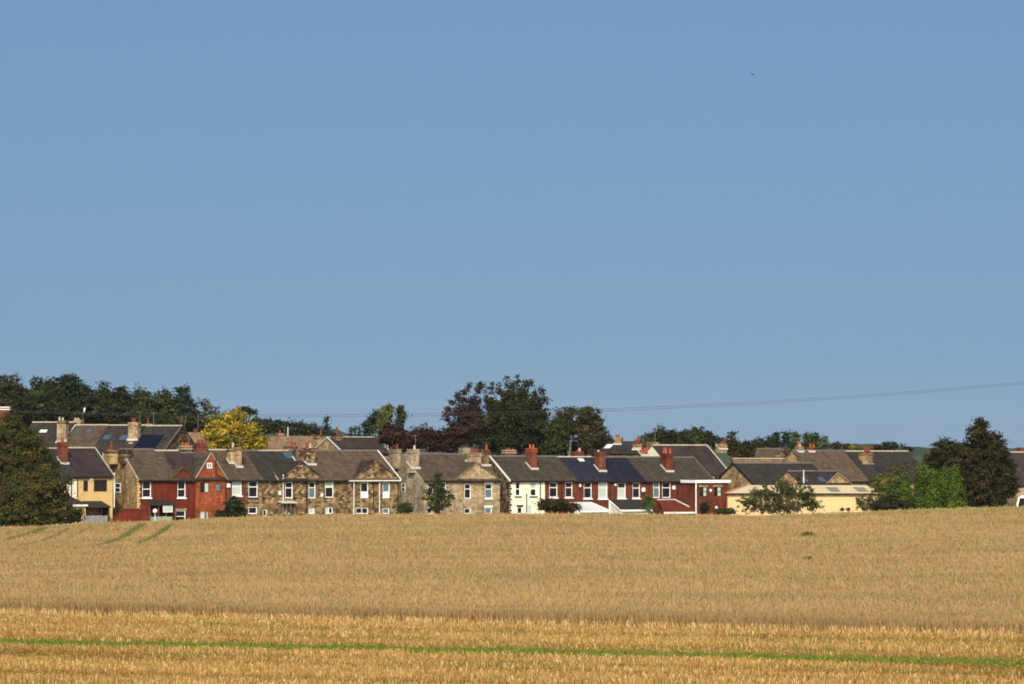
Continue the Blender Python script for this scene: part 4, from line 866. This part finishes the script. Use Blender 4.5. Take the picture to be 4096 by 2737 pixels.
def leaves(blobs, size, pal, seed, dens=1.0, clump=None, shape='round', fill=.35, droop=0.0):
    """blobs (x,y,z,rx,ry,rz): clumps of small leaf-sized faces gathered in and on each blob"""
    g = np.random.default_rng(seed); P = []; Nn = []; K = []; S = []; pal = np.array(pal); kc = 0
    dens0 = dens
    for (x, y, z, rx, ry, rz, bd) in blobs:
        dens = dens0 * bd
        cr = clump or max(size * 1.6, .30 * min(rx, rz))
        area = math.pi * rx * rz
        ncl = max(6, int(dens * 5.0 * area / (cr * cr * 2.2)))
        d = g.normal(size=(ncl, 3)); d /= np.linalg.norm(d, axis=1)[:, None]
        rad = np.where(g.random(ncl) < fill, g.uniform(.15, .7, ncl), g.uniform(.72, 1.02, ncl)) * g.uniform(.88, 1.10, ncl)
        if shape == 'cone':
            hgt = g.random(ncl) ** 1.3; ang = g.uniform(0, 2*np.pi, ncl); rr = (1-hgt) ** .8 * g.uniform(.55, 1.0, ncl) * (1 + .10 * np.sin(ang * 5 + seed))
            c = np.stack([x + rx*rr*np.cos(ang), y + ry*rr*np.sin(ang), z - rz + 2*rz*hgt], -1); d = np.stack([np.cos(ang), np.sin(ang), np.full(ncl, .5)], -1)
        else: c = np.array([x, y, z]) + d * rad[:, None] * np.array([rx, ry, rz])
        per = max(8, int(1.5 * cr * cr * 5.5 / (size * size)))
        crs = cr * g.uniform(.6, 1.25, ncl)
        p = g.normal(size=(ncl, per, 3)) * .52
        p[:, :, 2] *= .62 if shape != 'cone' else 1.1
        if droop: p[:, :, 2] -= droop * g.random((ncl, per))
        if dens >= .7:                           # the shaded twigs and leaves deeper in the crown
            m_ = int(5.5 * dens * area / (size * size * 1.6)); q = g.normal(size=(m_, 3)); q /= np.linalg.norm(q, axis=1)[:, None]; hh = g.random((m_, 1)) ** (1/2.2)
            if shape == 'cone': t_ = g.random(m_) ** 1.2; q = np.stack([rx*.62*(1-t_)*q[:, 0], ry*.62*(1-t_)*q[:, 1], -rz + 1.8*rz*t_], -1)
            else: q = q * hh * .80 * np.array([rx, ry, rz])
            P.append(np.array([x, y, z]) + q); Nn.append(g.normal(size=(m_, 3)) + np.array([0, -.3, .3])); K.append(pal[g.integers(0, len(pal), m_)] * g.uniform(.7, 1.2, (m_, 1)))
            S.append(np.full(m_, 1.5))
        P.append((c[:, None, :] + p * crs[:, None, None]).reshape(-1, 3)); S.append(np.ones(ncl * per))
        nd = d[:, None, :] * .9 + p * .5 + g.normal(size=(ncl, per, 3)) * .55 + np.array([0, 0, .35]); Nn.append(nd.reshape(-1, 3))
        cc = pal[g.integers(0, len(pal), ncl)] * g.uniform(.5, 1.45, (ncl, 1))
        lc = cc[:, None, :] * .8 + pal[g.integers(0, len(pal), (ncl, per))] * .2
        K.append((lc * g.uniform(.8, 1.25, (ncl, per, 1))).reshape(-1, 3))
    P, Nn, K = np.concatenate(P), np.concatenate(Nn), np.concatenate(K); n = len(P)
    Nn /= np.linalg.norm(Nn, axis=1)[:, None]
    t = np.cross(Nn, g.normal(size=(n, 3))); t /= np.linalg.norm(t, axis=1)[:, None] + 1e-9; b = np.cross(Nn, t)
    s = size * g.uniform(.55, 1.25, (n, 1)) * np.concatenate(S)[:, None]; V = np.empty((n, 4, 3))
    V[:, 0] = P - t*s*.5; V[:, 1] = P + b*s*.36; V[:, 2] = P + t*s*.5; V[:, 3] = P - b*s*.36
    return V.reshape(-1, 3), np.arange(n*4).reshape(n, 4), np.repeat(K, 4, 0)
TREE_N = 0
def tree(label, pxblobs, Y, pal, size=.30, name='tree', base=None, trunk=.22, dens=1.0, shape='round', group=None, bark='trunk', cat='tree', yd=.85, fill=.35, bare=0, clump=None, droop=0.0, zb=None, kind=None):
    """pxblobs: (px, py, rx, ry) ellipses measured in the photograph, at distance Y"""
    global TREE_N; TREE_N += 1; g = random.Random(TREE_N * 13)
    s = Y / F; B = []
    for i, (px, py, rx, ry, *bd) in enumerate(pxblobs):
        B.append((X(px, Y, py), Y + g.uniform(-.3, .3) * rx * s * (1 if i else 0), Z(py, Y), rx*s, rx*s*yd, ry*s, bd[0] if bd else 1.0))
    w = sum(b[3]*b[5] for b in B); bx = sum(b[0]*b[3]*b[5] for b in B) / w
    if base is not None: bx = X(base, Y)
    zg = float(ground_z(bx, Y)) if zb is None else zb
    root = empty(name, (bx, Y, zg)); tag(root, label, cat, group, kind)
    L = [(b[0]-bx, b[1]-Y, b[2]-zg, b[3], b[4], b[5], b[6]) for b in B]
    v, f, c = leaves(L, size, PAL[pal] if isinstance(pal, str) else pal, TREE_N, dens, clump, shape, fill, droop)
    v[:, 2] = np.maximum(v[:, 2], .03)
    np_mesh('crown', v, f, M['leaf'], c, root)
    mb = MB(); top = max(L, key=lambda b: b[2]); zt = top[2] + top[5]*.5
    low = min(b[2]-b[5]*.4 for b in L); fork = max(.5, min(zt*.35, low + .8))
    wob = [(g.uniform(-.15,.15), g.uniform(-.15,.15)) for _ in range(4)]
    mb.tube([(0,0,-.3), (wob[0][0],wob[0][1],fork*.5), (top[0]*.2,top[1]*.2,fork), (top[0]*.6,top[1]*.6,(fork+zt)/2), (top[0],top[1],zt)], [trunk*1.25, trunk, trunk*.85, trunk*.5, trunk*.12], 8)
    for b in L:
        h0 = max(.3, min(b[2]*.6, fork + (b[2]-fork)*.3)); st = (top[0]*.2*h0/max(fork,.1) if h0 < fork else top[0]*.3, top[1]*.2, h0)
        mid = ((st[0]+b[0])/2 + g.uniform(-.2,.2), (st[1]+b[1])/2, (st[2]+b[2])/2 + .2)
        mb.tube([st, mid, (b[0],b[1],b[2])], [trunk*.5, trunk*.32, trunk*.15], 6)
        for _ in range(3 + bare):
            a = g.uniform(0, 2*math.pi); e = g.uniform(.1, 1.2); k = g.uniform(.7, .95)
            q = (b[0]+b[3]*k*math.cos(a)*math.cos(e), b[1]+b[4]*k*math.sin(a)*math.cos(e), b[2]+b[5]*k*math.sin(e))
            m_ = tuple((p+r_)/2 + g.uniform(-.1,.1)*b[3] for p, r_ in zip((b[0],b[1],b[2]), q))
            mb.tube([(b[0],b[1],b[2]), m_, q], [trunk*.16, trunk*.10, trunk*.03], 5)
    mb.build('trunk', M[bark], root)
    return root
GW = 'trees of the dark wood at the upper left'
tree('big olive brown bushy tree filling the left edge at the field', [(40,1730,75,85),(105,1800,85,90),(50,1860,120,110),(150,1890,95,90),(205,1960,90,80),(110,1980,150,100),(60,2060,150,60),(215,2050,90,48),(150,2082,170,24)], 352, 'olive', size=.24, name='bushy_tree', cat='tree', trunk=.25)
tree('low brownish bush at the foot of the olive tree, right side', [(300,2064,42,32),(270,2040,30,25)], 355, 'olive', size=.2, name='bush', cat='bush', trunk=.08)
W = [
 ('round topped very dark tree at the far left of the wood', [(30,1560,75,65),(70,1610,60,70),(0,1640,70,80)], 'dark2'),
 ('dark tree with ragged top just right of the round topped one', [(150,1575,55,60),(135,1640,70,70)], 'mid'),
 ('grey green thinner tree of the wood above the pale stack', [(205,1565,48,60),(215,1640,55,70)], 'dark2'),
 ('tallest dark green tree of the wood with broad crown', [(270,1560,60,62),(285,1630,60,70)], 'dark'),
 ('dark green tree right of the tallest one in the wood', [(350,1590,55,62),(360,1655,60,50)], 'dark'),
 ('olive tinged tree above the two blue roof lights', [(415,1600,50,66),(420,1655,60,60)], 'dark2'),
 ('brownish dark tree above the tall pale stack', [(485,1605,50,68),(490,1655,60,55)], 'dark2'),
 ('lighter olive tree of the wood above the solar panel', [(560,1615,52,70),(550,1665,60,50)], 'mid'),
 ('dark pointed conifer in the wood left of the yellow green tree', [(618,1650,45,70),(640,1610,30,40)], 'dark'),
 ('grey green feathery tree, first of two at the wood right end', [(655,1600,40,50),(670,1640,45,50)], 'mid'),
 ('grey green feathery tree, last tall one at the wood right end', [(728,1590,35,50),(715,1630,40,45),(755,1625,30,35)], 'bluegreen'),
 ('yellow green rounded tree above the row of orange pots', [(735,1660,75,50),(690,1690,60,45)], 'yelgreen'),
 ('dark low trees mass tree behind the solar panel ridge', [(600,1700,90,35),(680,1715,60,35)], 'dark'),
 ('thin see-through tree left of the yellow tree', [(815,1630,28,35),(850,1640,24,30),(820,1680,40,40)], 'mid'),
 ('dark olive bushy tree under the thin see-through tree', [(760,1705,60,35),(820,1715,45,30)], 'dark2')]
for i, (lb, bl, pal) in enumerate(W):
    tree(lb, bl, 600 + (i % 3) * 12, pal, size=.55, name='woodland_tree', group=GW, trunk=.3, dens=1.0 if i != 13 else .5, zb=2)
tree('dark woodland closing the gaps between the trees of the upper left wood', [(50,1690,110,70),(200,1680,110,65),(340,1685,110,60),(480,1690,110,55),(620,1690,90,50),(120,1620,90,60),(300,1620,90,50),(440,1630,90,55),(560,1640,90,50)], 660, 'dark', size=.7, name='woodland', cat='woodland', trunk=.3, zb=2, kind='stuff')
tree('flat topped dark pine behind the top of the yellow tree', [(975,1642,40,17),(1005,1650,22,14),(950,1655,35,22)], 620, 'dark', size=.5, name='pine_tree', base=960, zb=2)
GD = 'far dark trees behind the long tan roof'
for i, (lb, bl, pal) in enumerate([
 ('olive green tree just right of the yellow tree', [(1030,1700,45,35),(1010,1735,40,30)], 'dark2'), ('dark tree second right of the yellow tree', [(1078,1705,38,33)], 'dark'),
 ('dark bushy tree above the brick stack on the tan roof', [(1125,1708,42,32)], 'dark'), ('dark tree right of the thin aerial pole', [(1185,1712,44,32)], 'dark'),
 ('brownish low tree left of the stack with red pot', [(1238,1718,38,28)], 'dark2'), ('low dark tree between the two tall stone stacks', [(1285,1730,30,22),(1315,1740,30,16)], 'bluegreen')]):
    tree(lb, bl, 700, pal, size=.5, name='distant_tree', group=GD, zb=2, trunk=.2)
tree('pointed bluish conifer left of the two tall stone stacks', [(1306,1708,16,34)], 820, 'bluegreen', size=.5, name='conifer', shape='cone', zb=2, trunk=.15)
for px, q, lb in ((1405,1728,'first small bluish poplar between the stone stacks and the birches'), (1421,1732,'middle and smallest of the three bluish poplars'), (1438,1727,'third small bluish poplar, next to the blue dark conifer')):
    tree(lb, [(px,q,8,24)], 900, 'bluegreen', size=.5, name='poplar', shape='cone', zb=2, trunk=.12, group='small bluish poplars')
tree('blue dark spreading conifer left of the golden green birch', [(1490,1690,38,38),(1470,1715,32,28),(1510,1665,22,28)], 520, 'bluegreen', size=.4, name='conifer', zb=0)
tree('tall golden green birch left of the copper hedge trees', [(1548,1660,30,42),(1535,1700,34,40),(1556,1632,12,22)], 480, 'yelgreen', size=.35, name='birch_tree', bark='birch_bark', zb=0, base=1548)
tree('slim dark green birch beside the golden green one', [(1603,1660,18,36),(1603,1700,22,40),(1602,1634,8,16)], 480, 'mid', size=.35, name='birch_tree', bark='birch_bark', zb=0, base=1603, dens=.8)
GC = 'dark red copper beeches'
tree('dark red copper beech behind the two weathered stacks', [(1545,1745,35,45),(1590,1750,50,52),(1630,1770,50,45)], 460, 'copper', size=.35, name='copper_beech', group=GC, zb=0)
tree('dark red copper beech above the slender garden tree', [(1690,1750,58,48),(1745,1765,50,48),(1800,1770,55,50)], 462, 'copper', size=.35, name='copper_beech', group=GC, zb=0)
tree('tall purple leaved tree with ragged layered left side', [(1860,1655,48,40),(1895,1670,50,60),(1850,1720,75,50),(1930,1730,60,70),(1900,1610,26,32,.7),(1845,1600,24,26,.6),(1858,1566,12,22,.6),(1875,1548,8,14,.5),(1828,1580,12,14,.5),(1812,1612,20,10,.55),(1790,1634,20,8,.6),(1780,1656,24,9,.6),(1786,1680,24,9,.6),(1808,1650,26,20,.6),(1812,1700,26,12,.6),(1912,1560,12,18,.5),(1800,1720,30,8,.7)], 470, 'purple', size=.30, name='purple_tree', dens=1.0, zb=0, bare=4, fill=.3)
tree('tallest large green tree at the middle with spiky upright top', [(1980,1625,44,40,.9),(2030,1595,38,42,.9),(2080,1590,36,44,.9),(2120,1615,36,44,.9),(2145,1650,32,50),(2050,1670,120,70),(2000,1705,90,75),(2120,1715,95,80),(2040,1770,140,60),(2160,1780,90,50),(1945,1590,12,34,.6),(1922,1545,9,22,.5),(1965,1555,10,24,.55),(1995,1560,9,28,.55),(2027,1532,10,30,.6),(2050,1545,9,28,.6),(2070,1526,10,26,.6),(2098,1542,9,28,.6),(2120,1535,8,22,.55),(2140,1570,9,28,.5),(2168,1562,7,22,.45),(2160,1610,12,26,.5),(2180,1600,8,18,.4),(2178,1650,16,24,.6)], 466, 'bigdark', size=.34, name='large_tree', trunk=.4, zb=0, bare=2)
tree('yellowish dark tree joining the tallest tree and the brown birches', [(2235,1725,48,70),(2215,1780,50,50)], 458, 'mid', size=.33, name='tree', zb=0)
tree('brown leaved birch with rounded crown, left of the pair', [(2255,1670,42,42),(2290,1650,26,26),(2275,1715,50,50)], 462, 'birch', size=.32, name='brown_birch', bark='birch_bark', zb=0, dens=.8)
tree('brown leaved weeping birch, taller right of the pair', [(2345,1655,42,38),(2385,1680,34,48),(2340,1715,55,60),(2395,1745,38,50),(2360,1780,60,45)], 460, 'birch', size=.32, name='brown_birch', bark='birch_bark', zb=0, dens=.8, droop=.5, bare=3)
tree('dark green tree at the right foot of the weeping birch', [(2420,1765,38,32),(2300,1800,80,35),(2380,1800,60,30)], 465, 'dark', size=.33, zb=0)
tree('bright yellow autumn tree behind the front terrace', [(930,1680,50,42),(880,1700,42,40),(960,1665,30,30),(850,1735,45,40),(925,1735,70,50),(1000,1730,45,45),(1040,1770,36,36),(880,1780,60,30),(960,1785,70,30),(1025,1790,40,22)], 440, 'yellow', size=.32, name='yellow_tree', zb=-.5, clump=.75)
GR_ = 'green trees behind the right hand roofs'
for lb, bl, pal, Yt, dn in [
 ('small bushy tree behind the square stone stack', [(2600,1755,35,28),(2570,1770,30,20)], 'mid', 560, 1), ('tree with pointed top right of the square stack', [(2643,1742,32,36),(2640,1770,38,25)], 'dark2', 560, 1),
 ('olive tree second right of the square stack', [(2690,1748,30,32),(2700,1772,38,22)], 'dark2', 560, 1), ('olive brown tree before the spiky topped one', [(2735,1748,34,34),(2740,1775,40,22)], 'dark2', 565, 1),
 ('spiky topped olive tree, highest behind the purple roof', [(2778,1735,18,30),(2800,1742,22,30),(2780,1770,45,26)], 'mid', 565, 1), ('rounded dark tree over the verge of the purple roof', [(2832,1752,34,30),(2865,1768,34,26)], 'dark2', 570, 1),
 ('thin nearly bare tree above the tan stack', [(2925,1738,14,14),(2930,1758,12,18)], 'birch', 560, .35), ('brownish bush right of the tan stack', [(2935,1790,40,30),(2960,1815,45,28)], 'brownmix', 540, 1),
 ('dark green bushes left of the small reddish roof', [(2985,1790,30,32),(3000,1820,28,30)], 'dark2', 545, 1), ('dark olive tree above the reddish roof left end', [(3035,1775,34,22),(3080,1770,28,26)], 'dark2', 560, 1),
 ('upright dark green tree above the reddish roof', [(3102,1755,18,28),(3100,1780,28,18)], 'dark', 560, 1), ('bluish dark green tree beside the upright one', [(3143,1755,22,30),(3150,1780,28,20)], 'bluegreen', 560, 1),
 ('fresh green rounded tree left of the pale potted stack', [(3182,1752,22,26),(3185,1780,28,20)], 'green', 560, 1), ('olive tree between the two small potted stacks', [(3226,1758,18,28),(3220,1785,28,18)], 'mid', 560, 1),
 ('green tree right of the orange potted stack', [(3256,1760,20,26),(3258,1785,26,18)], 'green', 560, 1), ('small lone topped green tree above the wide brown roof', [(3292,1762,16,18),(3296,1782,24,16)], 'green', 570, .9),
 ('purplish brown tree above the wide brown roof', [(3350,1780,24,18),(3380,1790,24,12)], 'brownmix', 600, 1), ('yellow green low tree left of the red-potted stack', [(3420,1792,40,13)], 'yelgreen', 600, 1),
 ('dark green twin topped tree behind the long grey roof', [(3548,1782,16,16),(3575,1782,16,16),(3560,1795,34,10)], 'dark', 620, 1), ('brownish low tree right of the red-potted stack', [(3515,1790,22,13)], 'brownmix', 620, 1),
 ('small bluish tree above the right end of the long grey roof', [(3614,1792,12,13),(3640,1798,22,8)], 'bluegreen', 700, 1)]:
    tree(lb, bl, Yt, pal, size=.40, name='background_tree', group=GR_, zb=1, trunk=.15, dens=dn)
tree('large dark brown green tree towering near the right edge', [(3922,1705,34,36),(3910,1745,55,45),(3965,1765,50,45),(3775,1800,62,48),(3745,1840,50,45),(3840,1810,70,50),(3900,1830,95,80),(3990,1830,62,70),(3830,1890,100,75),(3950,1920,105,85),(4020,1910,55,75),(3860,1970,110,60),(3960,1990,90,45),(4040,1945,38,52),(3950,1800,60,50)], 402, 'brownmix', size=.27, name='large_tree', trunk=.4, zb=-.8, bare=2)
GK = 'bright green garden conifers'
for i, (px, top, w, lb) in enumerate([(3618,1905,44,'bright green conifer farthest left of the group'), (3684,1862,52,'bright green conifer with highest tip'), (3730,1885,46,'bright green conifer between the highest and the rounded ones'), (3778,1880,48,'bright green conifer fourth from the left'), (3822,1878,52,'bright green conifer at the right end of the group')]):
    tree(lb, [(px, (top+2060)/2, w, (2060-top)/2)], 388 + (i % 2) * 2, 'conifer', size=.22, name='conifer', shape='cone', group=GK, zb=-.8, trunk=.12, dens=1.6, clump=.5)
tree('yellow green tall hedge bush right of the warehouse', [(3520,1935,38,45),(3565,1940,40,45),(3545,1980,60,45)], 391, 'yelgreen', size=.22, name='garden_bush', cat='bush', zb=-.8, trunk=.1)
tree('green bush at the left foot of the conifers', [(3600,1960,40,40),(3590,1990,50,40)], 389, 'green', size=.22, name='garden_bush', cat='bush', zb=-.8, trunk=.1)
tree('thin olive tree standing behind the yellow green hedge', [(3590,1885,30,36),(3560,1905,34,30),(3620,1870,18,22)], 398, 'shrub', size=.22, name='garden_tree', zb=-.8, dens=.5)
tree('dark brownish low bush by the warehouse right end', [(3540,2018,50,30),(3600,2024,62,24),(3500,2032,30,20)], 380, [(.022,.020,.010),(.034,.026,.012),(.026,.032,.010)], size=.2, name='garden_bush', cat='bush', zb=-.8, trunk=.08)
tree('slender green tree in front of the pale stone houses', [(1748,1905,22,28),(1745,1945,34,34),(1730,1985,40,36),(1775,1985,34,34),(1755,2025,50,30),(1800,1990,14,26)], 378, 'mid', size=.22, name='garden_tree', dens=.6, bare=4, fill=.5)
tree('small bush at the foot of the weathered gable end', [(1620,2035,34,24)], 372, 'mid', size=.18, name='garden_bush', cat='bush', trunk=.05)
tree('dark round bush in front of the narrow brick house', [(935,2025,40,42),(945,2050,44,28),(880,2055,22,18)], 368, 'dark', size=.2, name='garden_bush', cat='bush', trunk=.08)
tree('low wide dark bush in front of the first red brick house', [(2180,2020,40,26),(2235,2022,55,28),(2290,2030,32,22)], 385, 'brownmix', size=.2, name='garden_bush', cat='bush', trunk=.08)
tree('small dark bush by the flat roofed extension', [(2820,2034,21,24)], 392, 'dark', size=.18, name='garden_bush', cat='bush', trunk=.05)
tree('low green shrub left of the warehouse bushes', [(2890,2048,34,10),(2920,2046,26,14)], 390, 'mid', size=.16, name='garden_bush', cat='bush', trunk=.04)
tree('large loose shrub covering the left half of the warehouse', [(3000,2015,55,40),(3050,1975,48,45),(3105,2000,60,50),(3125,1940,34,28),(3165,1965,45,40),(3200,1935,14,26),(3215,1985,45,45),(3250,2020,38,34),(3150,2030,80,28),(3060,2035,80,24)], 380, 'shrub', size=.22, name='large_shrub', cat='shrub', dens=.69, bare=5, fill=.5, trunk=.12)
tree('small loose shrub before the right half of the warehouse', [(3440,2010,26,24),(3475,2000,30,30),(3460,2030,40,20)], 380, 'shrub', size=.2, name='small_shrub', cat='shrub', dens=.55, bare=3, trunk=.05)
tree('tiny weed clump, left of two at the warehouse wall', [(3368,2038,11,7)], 382, 'mid', size=.12, name='weed_clump', cat='weeds', trunk=.02)
tree('tiny weed clump, right of two at the warehouse wall', [(3394,2037,8,7)], 382, 'mid', size=.12, name='weed_clump', cat='weeds', trunk=.02)
def palm():
    Y = 385; zg = -1.0; x = X(2595, Y); root = empty('cordyline_palm', (x, Y, zg)); tag(root, 'spiky palm in front of the grey lean-to roof', 'palm')
    g = np.random.default_rng(5); zt = Z(2008, Y) - zg; V = []; Fq = []; C = []; n = 0
    for i in range(420):
        a = g.uniform(0, 2*math.pi); e = g.uniform(-.7, 1.3); L = g.uniform(.8, 1.35); w = .045; c0 = np.array([.3*math.cos(a*3)*g.random(), .3*g.random(), zt + g.uniform(-.7, .3)])
        d = np.array([math.cos(a)*math.cos(e), math.sin(a)*math.cos(e), math.sin(e)]); sd_ = np.cross(d, [0,0,1.]); sd_ /= np.linalg.norm(sd_)+1e-6
        p0, p1, p2 = c0, c0 + d*L*.55, c0 + d*L + np.array([0,0,-.3*L])
        V += [p0-sd_*w*.5, p0+sd_*w*.5, p1+sd_*w, p1-sd_*w, p2+sd_*.01, p2-sd_*.01]; Fq += [(n,n+1,n+2,n+3),(n+3,n+2,n+4,n+5)]; n += 6
        C += [np.array([(.06,.12,.02),(.10,.18,.03),(.04,.07,.02)][g.integers(0,3)])] * 6
    np_mesh('fronds', np.array(V), np.array(Fq), M['leaf'], np.array(C), root)
    m = MB(); m.tube([(0,0,-.2),(0.05,0,zt*.6),(0,0,zt)], [.14,.11,.09], 8); m.build('trunk', M['trunk'], root)
palm()

# weeds and fallen stalks in the field
def tuft(label, pts, w, hgt, n, cols, name='weed_clump', cat='weeds', lean=.3, yaw=1.4, dy=.6):
    g = np.random.default_rng(int(pts[0][0])); (a, b) = pts; (xa, ya), (xb, yb) = seat([a])[0], seat([b])[0]
    t = g.random(n); x = xa + (xb-xa)*t + g.normal(0, .05, n); y = ya + (yb-ya)*t + g.normal(0, dy, n); cx, cy = (xa+xb)/2, (ya+yb)/2
    cz = float(ground_z(cx, cy)); prof = np.sin(np.clip(t, .04, .96) * np.pi) ** .7; k = np.array(cols)[g.integers(0, len(cols), n)]
    z = ground_z(x, y) + (CROP_H * .75 if hgt[0] else 0) * np.ones(n)
    v, f, c = blades(x, y, z, hgt[1] * prof * g.uniform(.6, 1, n) + .05, np.full(n, w), lean, k)
    v -= np.array([cx, cy, cz]); o = np_mesh(name, v, f, M['leaf'], c); o.location = (cx, cy, cz); tag(o, label, cat, kind='stuff')
tuft('dark green weed patch standing in the barley at the right', [(3205,2140),(3262,2142)],   .06, (1, .46), 520, [(.07,.085,.012),(.10,.11,.02)])
tuft('small brown weed patch lower in the barley at the right', [(3222,2234),(3250,2235)], .05, (1, .34), 320, [(.12,.09,.03),(.17,.12,.04)])
def at_edge(px, q): 
    kx, kz = ray(px, q); Y = 150.0
    while CAMZ + kz*Y > float(ground_z(kx*Y, Y)): Y += .1
    return kx*Y, Y
def dock(px0, px1, q, h, n, cols, label, w=.03, lean=.12, dy=.25):
    g = np.random.default_rng(int(px0)); (xa, ya), (xb, yb) = at_edge(px0, q), at_edge(px1, q)
    t = np.clip(g.normal(.5, .27, n), -.2, 1.2); x = xa + (xb-xa)*t; y = ya + (yb-ya)*t + g.normal(0, dy, n) - .3; h = h * np.clip(1.25 - np.abs(t-.5)*1.5, .3, 1); cx, cy = (xa+xb)/2, (ya+yb)/2; cz = float(ground_z(cx, cy))
    v, f, c = blades(x, y, ground_z(x, y), h * g.uniform(.4, 1, n), np.full(n, w), lean, np.array(cols)[g.integers(0, len(cols), n)])
    v -= np.array([cx, cy, cz]); o = np_mesh('dead_weed_stalks', v, f, M['straw'], c); o.location = (cx, cy, cz); tag(o, label, 'weeds')
dock(406, 432, 2470, .85, 130, [(.20,.11,.06),(.28,.16,.08)], 'brown dead dock standing at the cut edge of the barley, left')
dock(0, 95, 2456, .8, 500, [(.20,.10,.05),(.28,.15,.07)], 'brown tangled weeds along the barley edge at the far left')
dock(1855, 2015, 2497, .50, 900, [(.42,.20,.07),(.50,.27,.10),(.34,.16,.06)], 'orange brown flattened stalks at the barley edge near the middle', lean=1.4)
dock(4066, 4090, 2550, .5, 90, [(.10,.05,.025),(.20,.09,.03)], 'dark brown weed clump at the barley edge, right side of the view')

# ---------------------------------------------------------------- far hills
def hills():
    H = [(-1500,1690),(0,1700),(1150,1722),(1260,1728),(1340,1722),(1400,1742),(1500,1748),(2000,1765),(2500,1775),(2700,1768),(2860,1756),(2905,1762),(2960,1782),(3100,1790),(3300,1782),(3400,1780),(3500,1784),(3600,1790),(3720,1798),(4096,1800),(6500,1802)]
    hx = np.array([h[0] for h in H], float); hy = np.array([h[1] for h in H], float)
    pxs = np.arange(-1500, 6501, 5.0); Y = 2600.0; rows = []
    g = np.random.default_rng(4); top = np.interp(pxs, hx, hy) - 5 * vnoise(pxs, pxs*0, 61, 28) - 5 * vnoise(pxs, pxs*0, 62, 9)
    xs = (pxs - 2048) / F * Y
    for t in (0, .35, .7, 1, 1.4, 2.2):
        z = np.array([Z(q, Y) for q in top]) * (1 if t >= 1 else (.15 + .85 * t ** .7)) * (1 if t <= 1 else max(0, 1 - (t-1)*.8)); z = z + (3 * (vnoise(xs, xs*0 + t*400, 63, 60) - .5) if 0 < t < 1 else 0)
        rows.append(np.stack([xs * (1 + .0 * t), np.full(len(xs), Y - 500 + 500*t), z if t else z*0 - 5], -1))
    v = np.concatenate(rows); nx = len(xs); i = np.arange(len(v)).reshape(-1, nx); f = np.stack([i[:-1,:-1], i[:-1,1:], i[1:,1:], i[1:,:-1]], -1).reshape(-1, 4)
    m, nt, b = new_mat('wooded_hills', .95, .1); tc = nt.nodes.new('ShaderNodeNewGeometry')
    nt.links.new(ramp(nt, nz(nt, tc.outputs['Position'], .02, 5, .7), [(.35, (.022,.040,.020)), (.6, (.05,.065,.03))]), b.inputs['Base Color'])
    o = np_mesh('hills', v, f, m, smooth=True); tag(o, kind='structure')
hills()

# ---------------------------------------------------------------- the air
def haze():
    m = bpy.data.materials.new('haze'); m.use_nodes = True; nt = m.node_tree; nt.nodes.remove(nt.nodes['Principled BSDF'])
    v = nt.nodes.new('ShaderNodeVolumePrincipled'); v.inputs['Color'].default_value = (.80, .88, 1, 1); v.inputs['Density'].default_value = .00002
    nt.links.new(v.outputs[0], nt.nodes['Material Output'].inputs['Volume'])
    o = MB().box(-5200, 5200, -450, 9300, -7, 130).build('haze', m); tag(o, 'thin pale haze filling the distance', 'haze', kind='stuff')
haze()
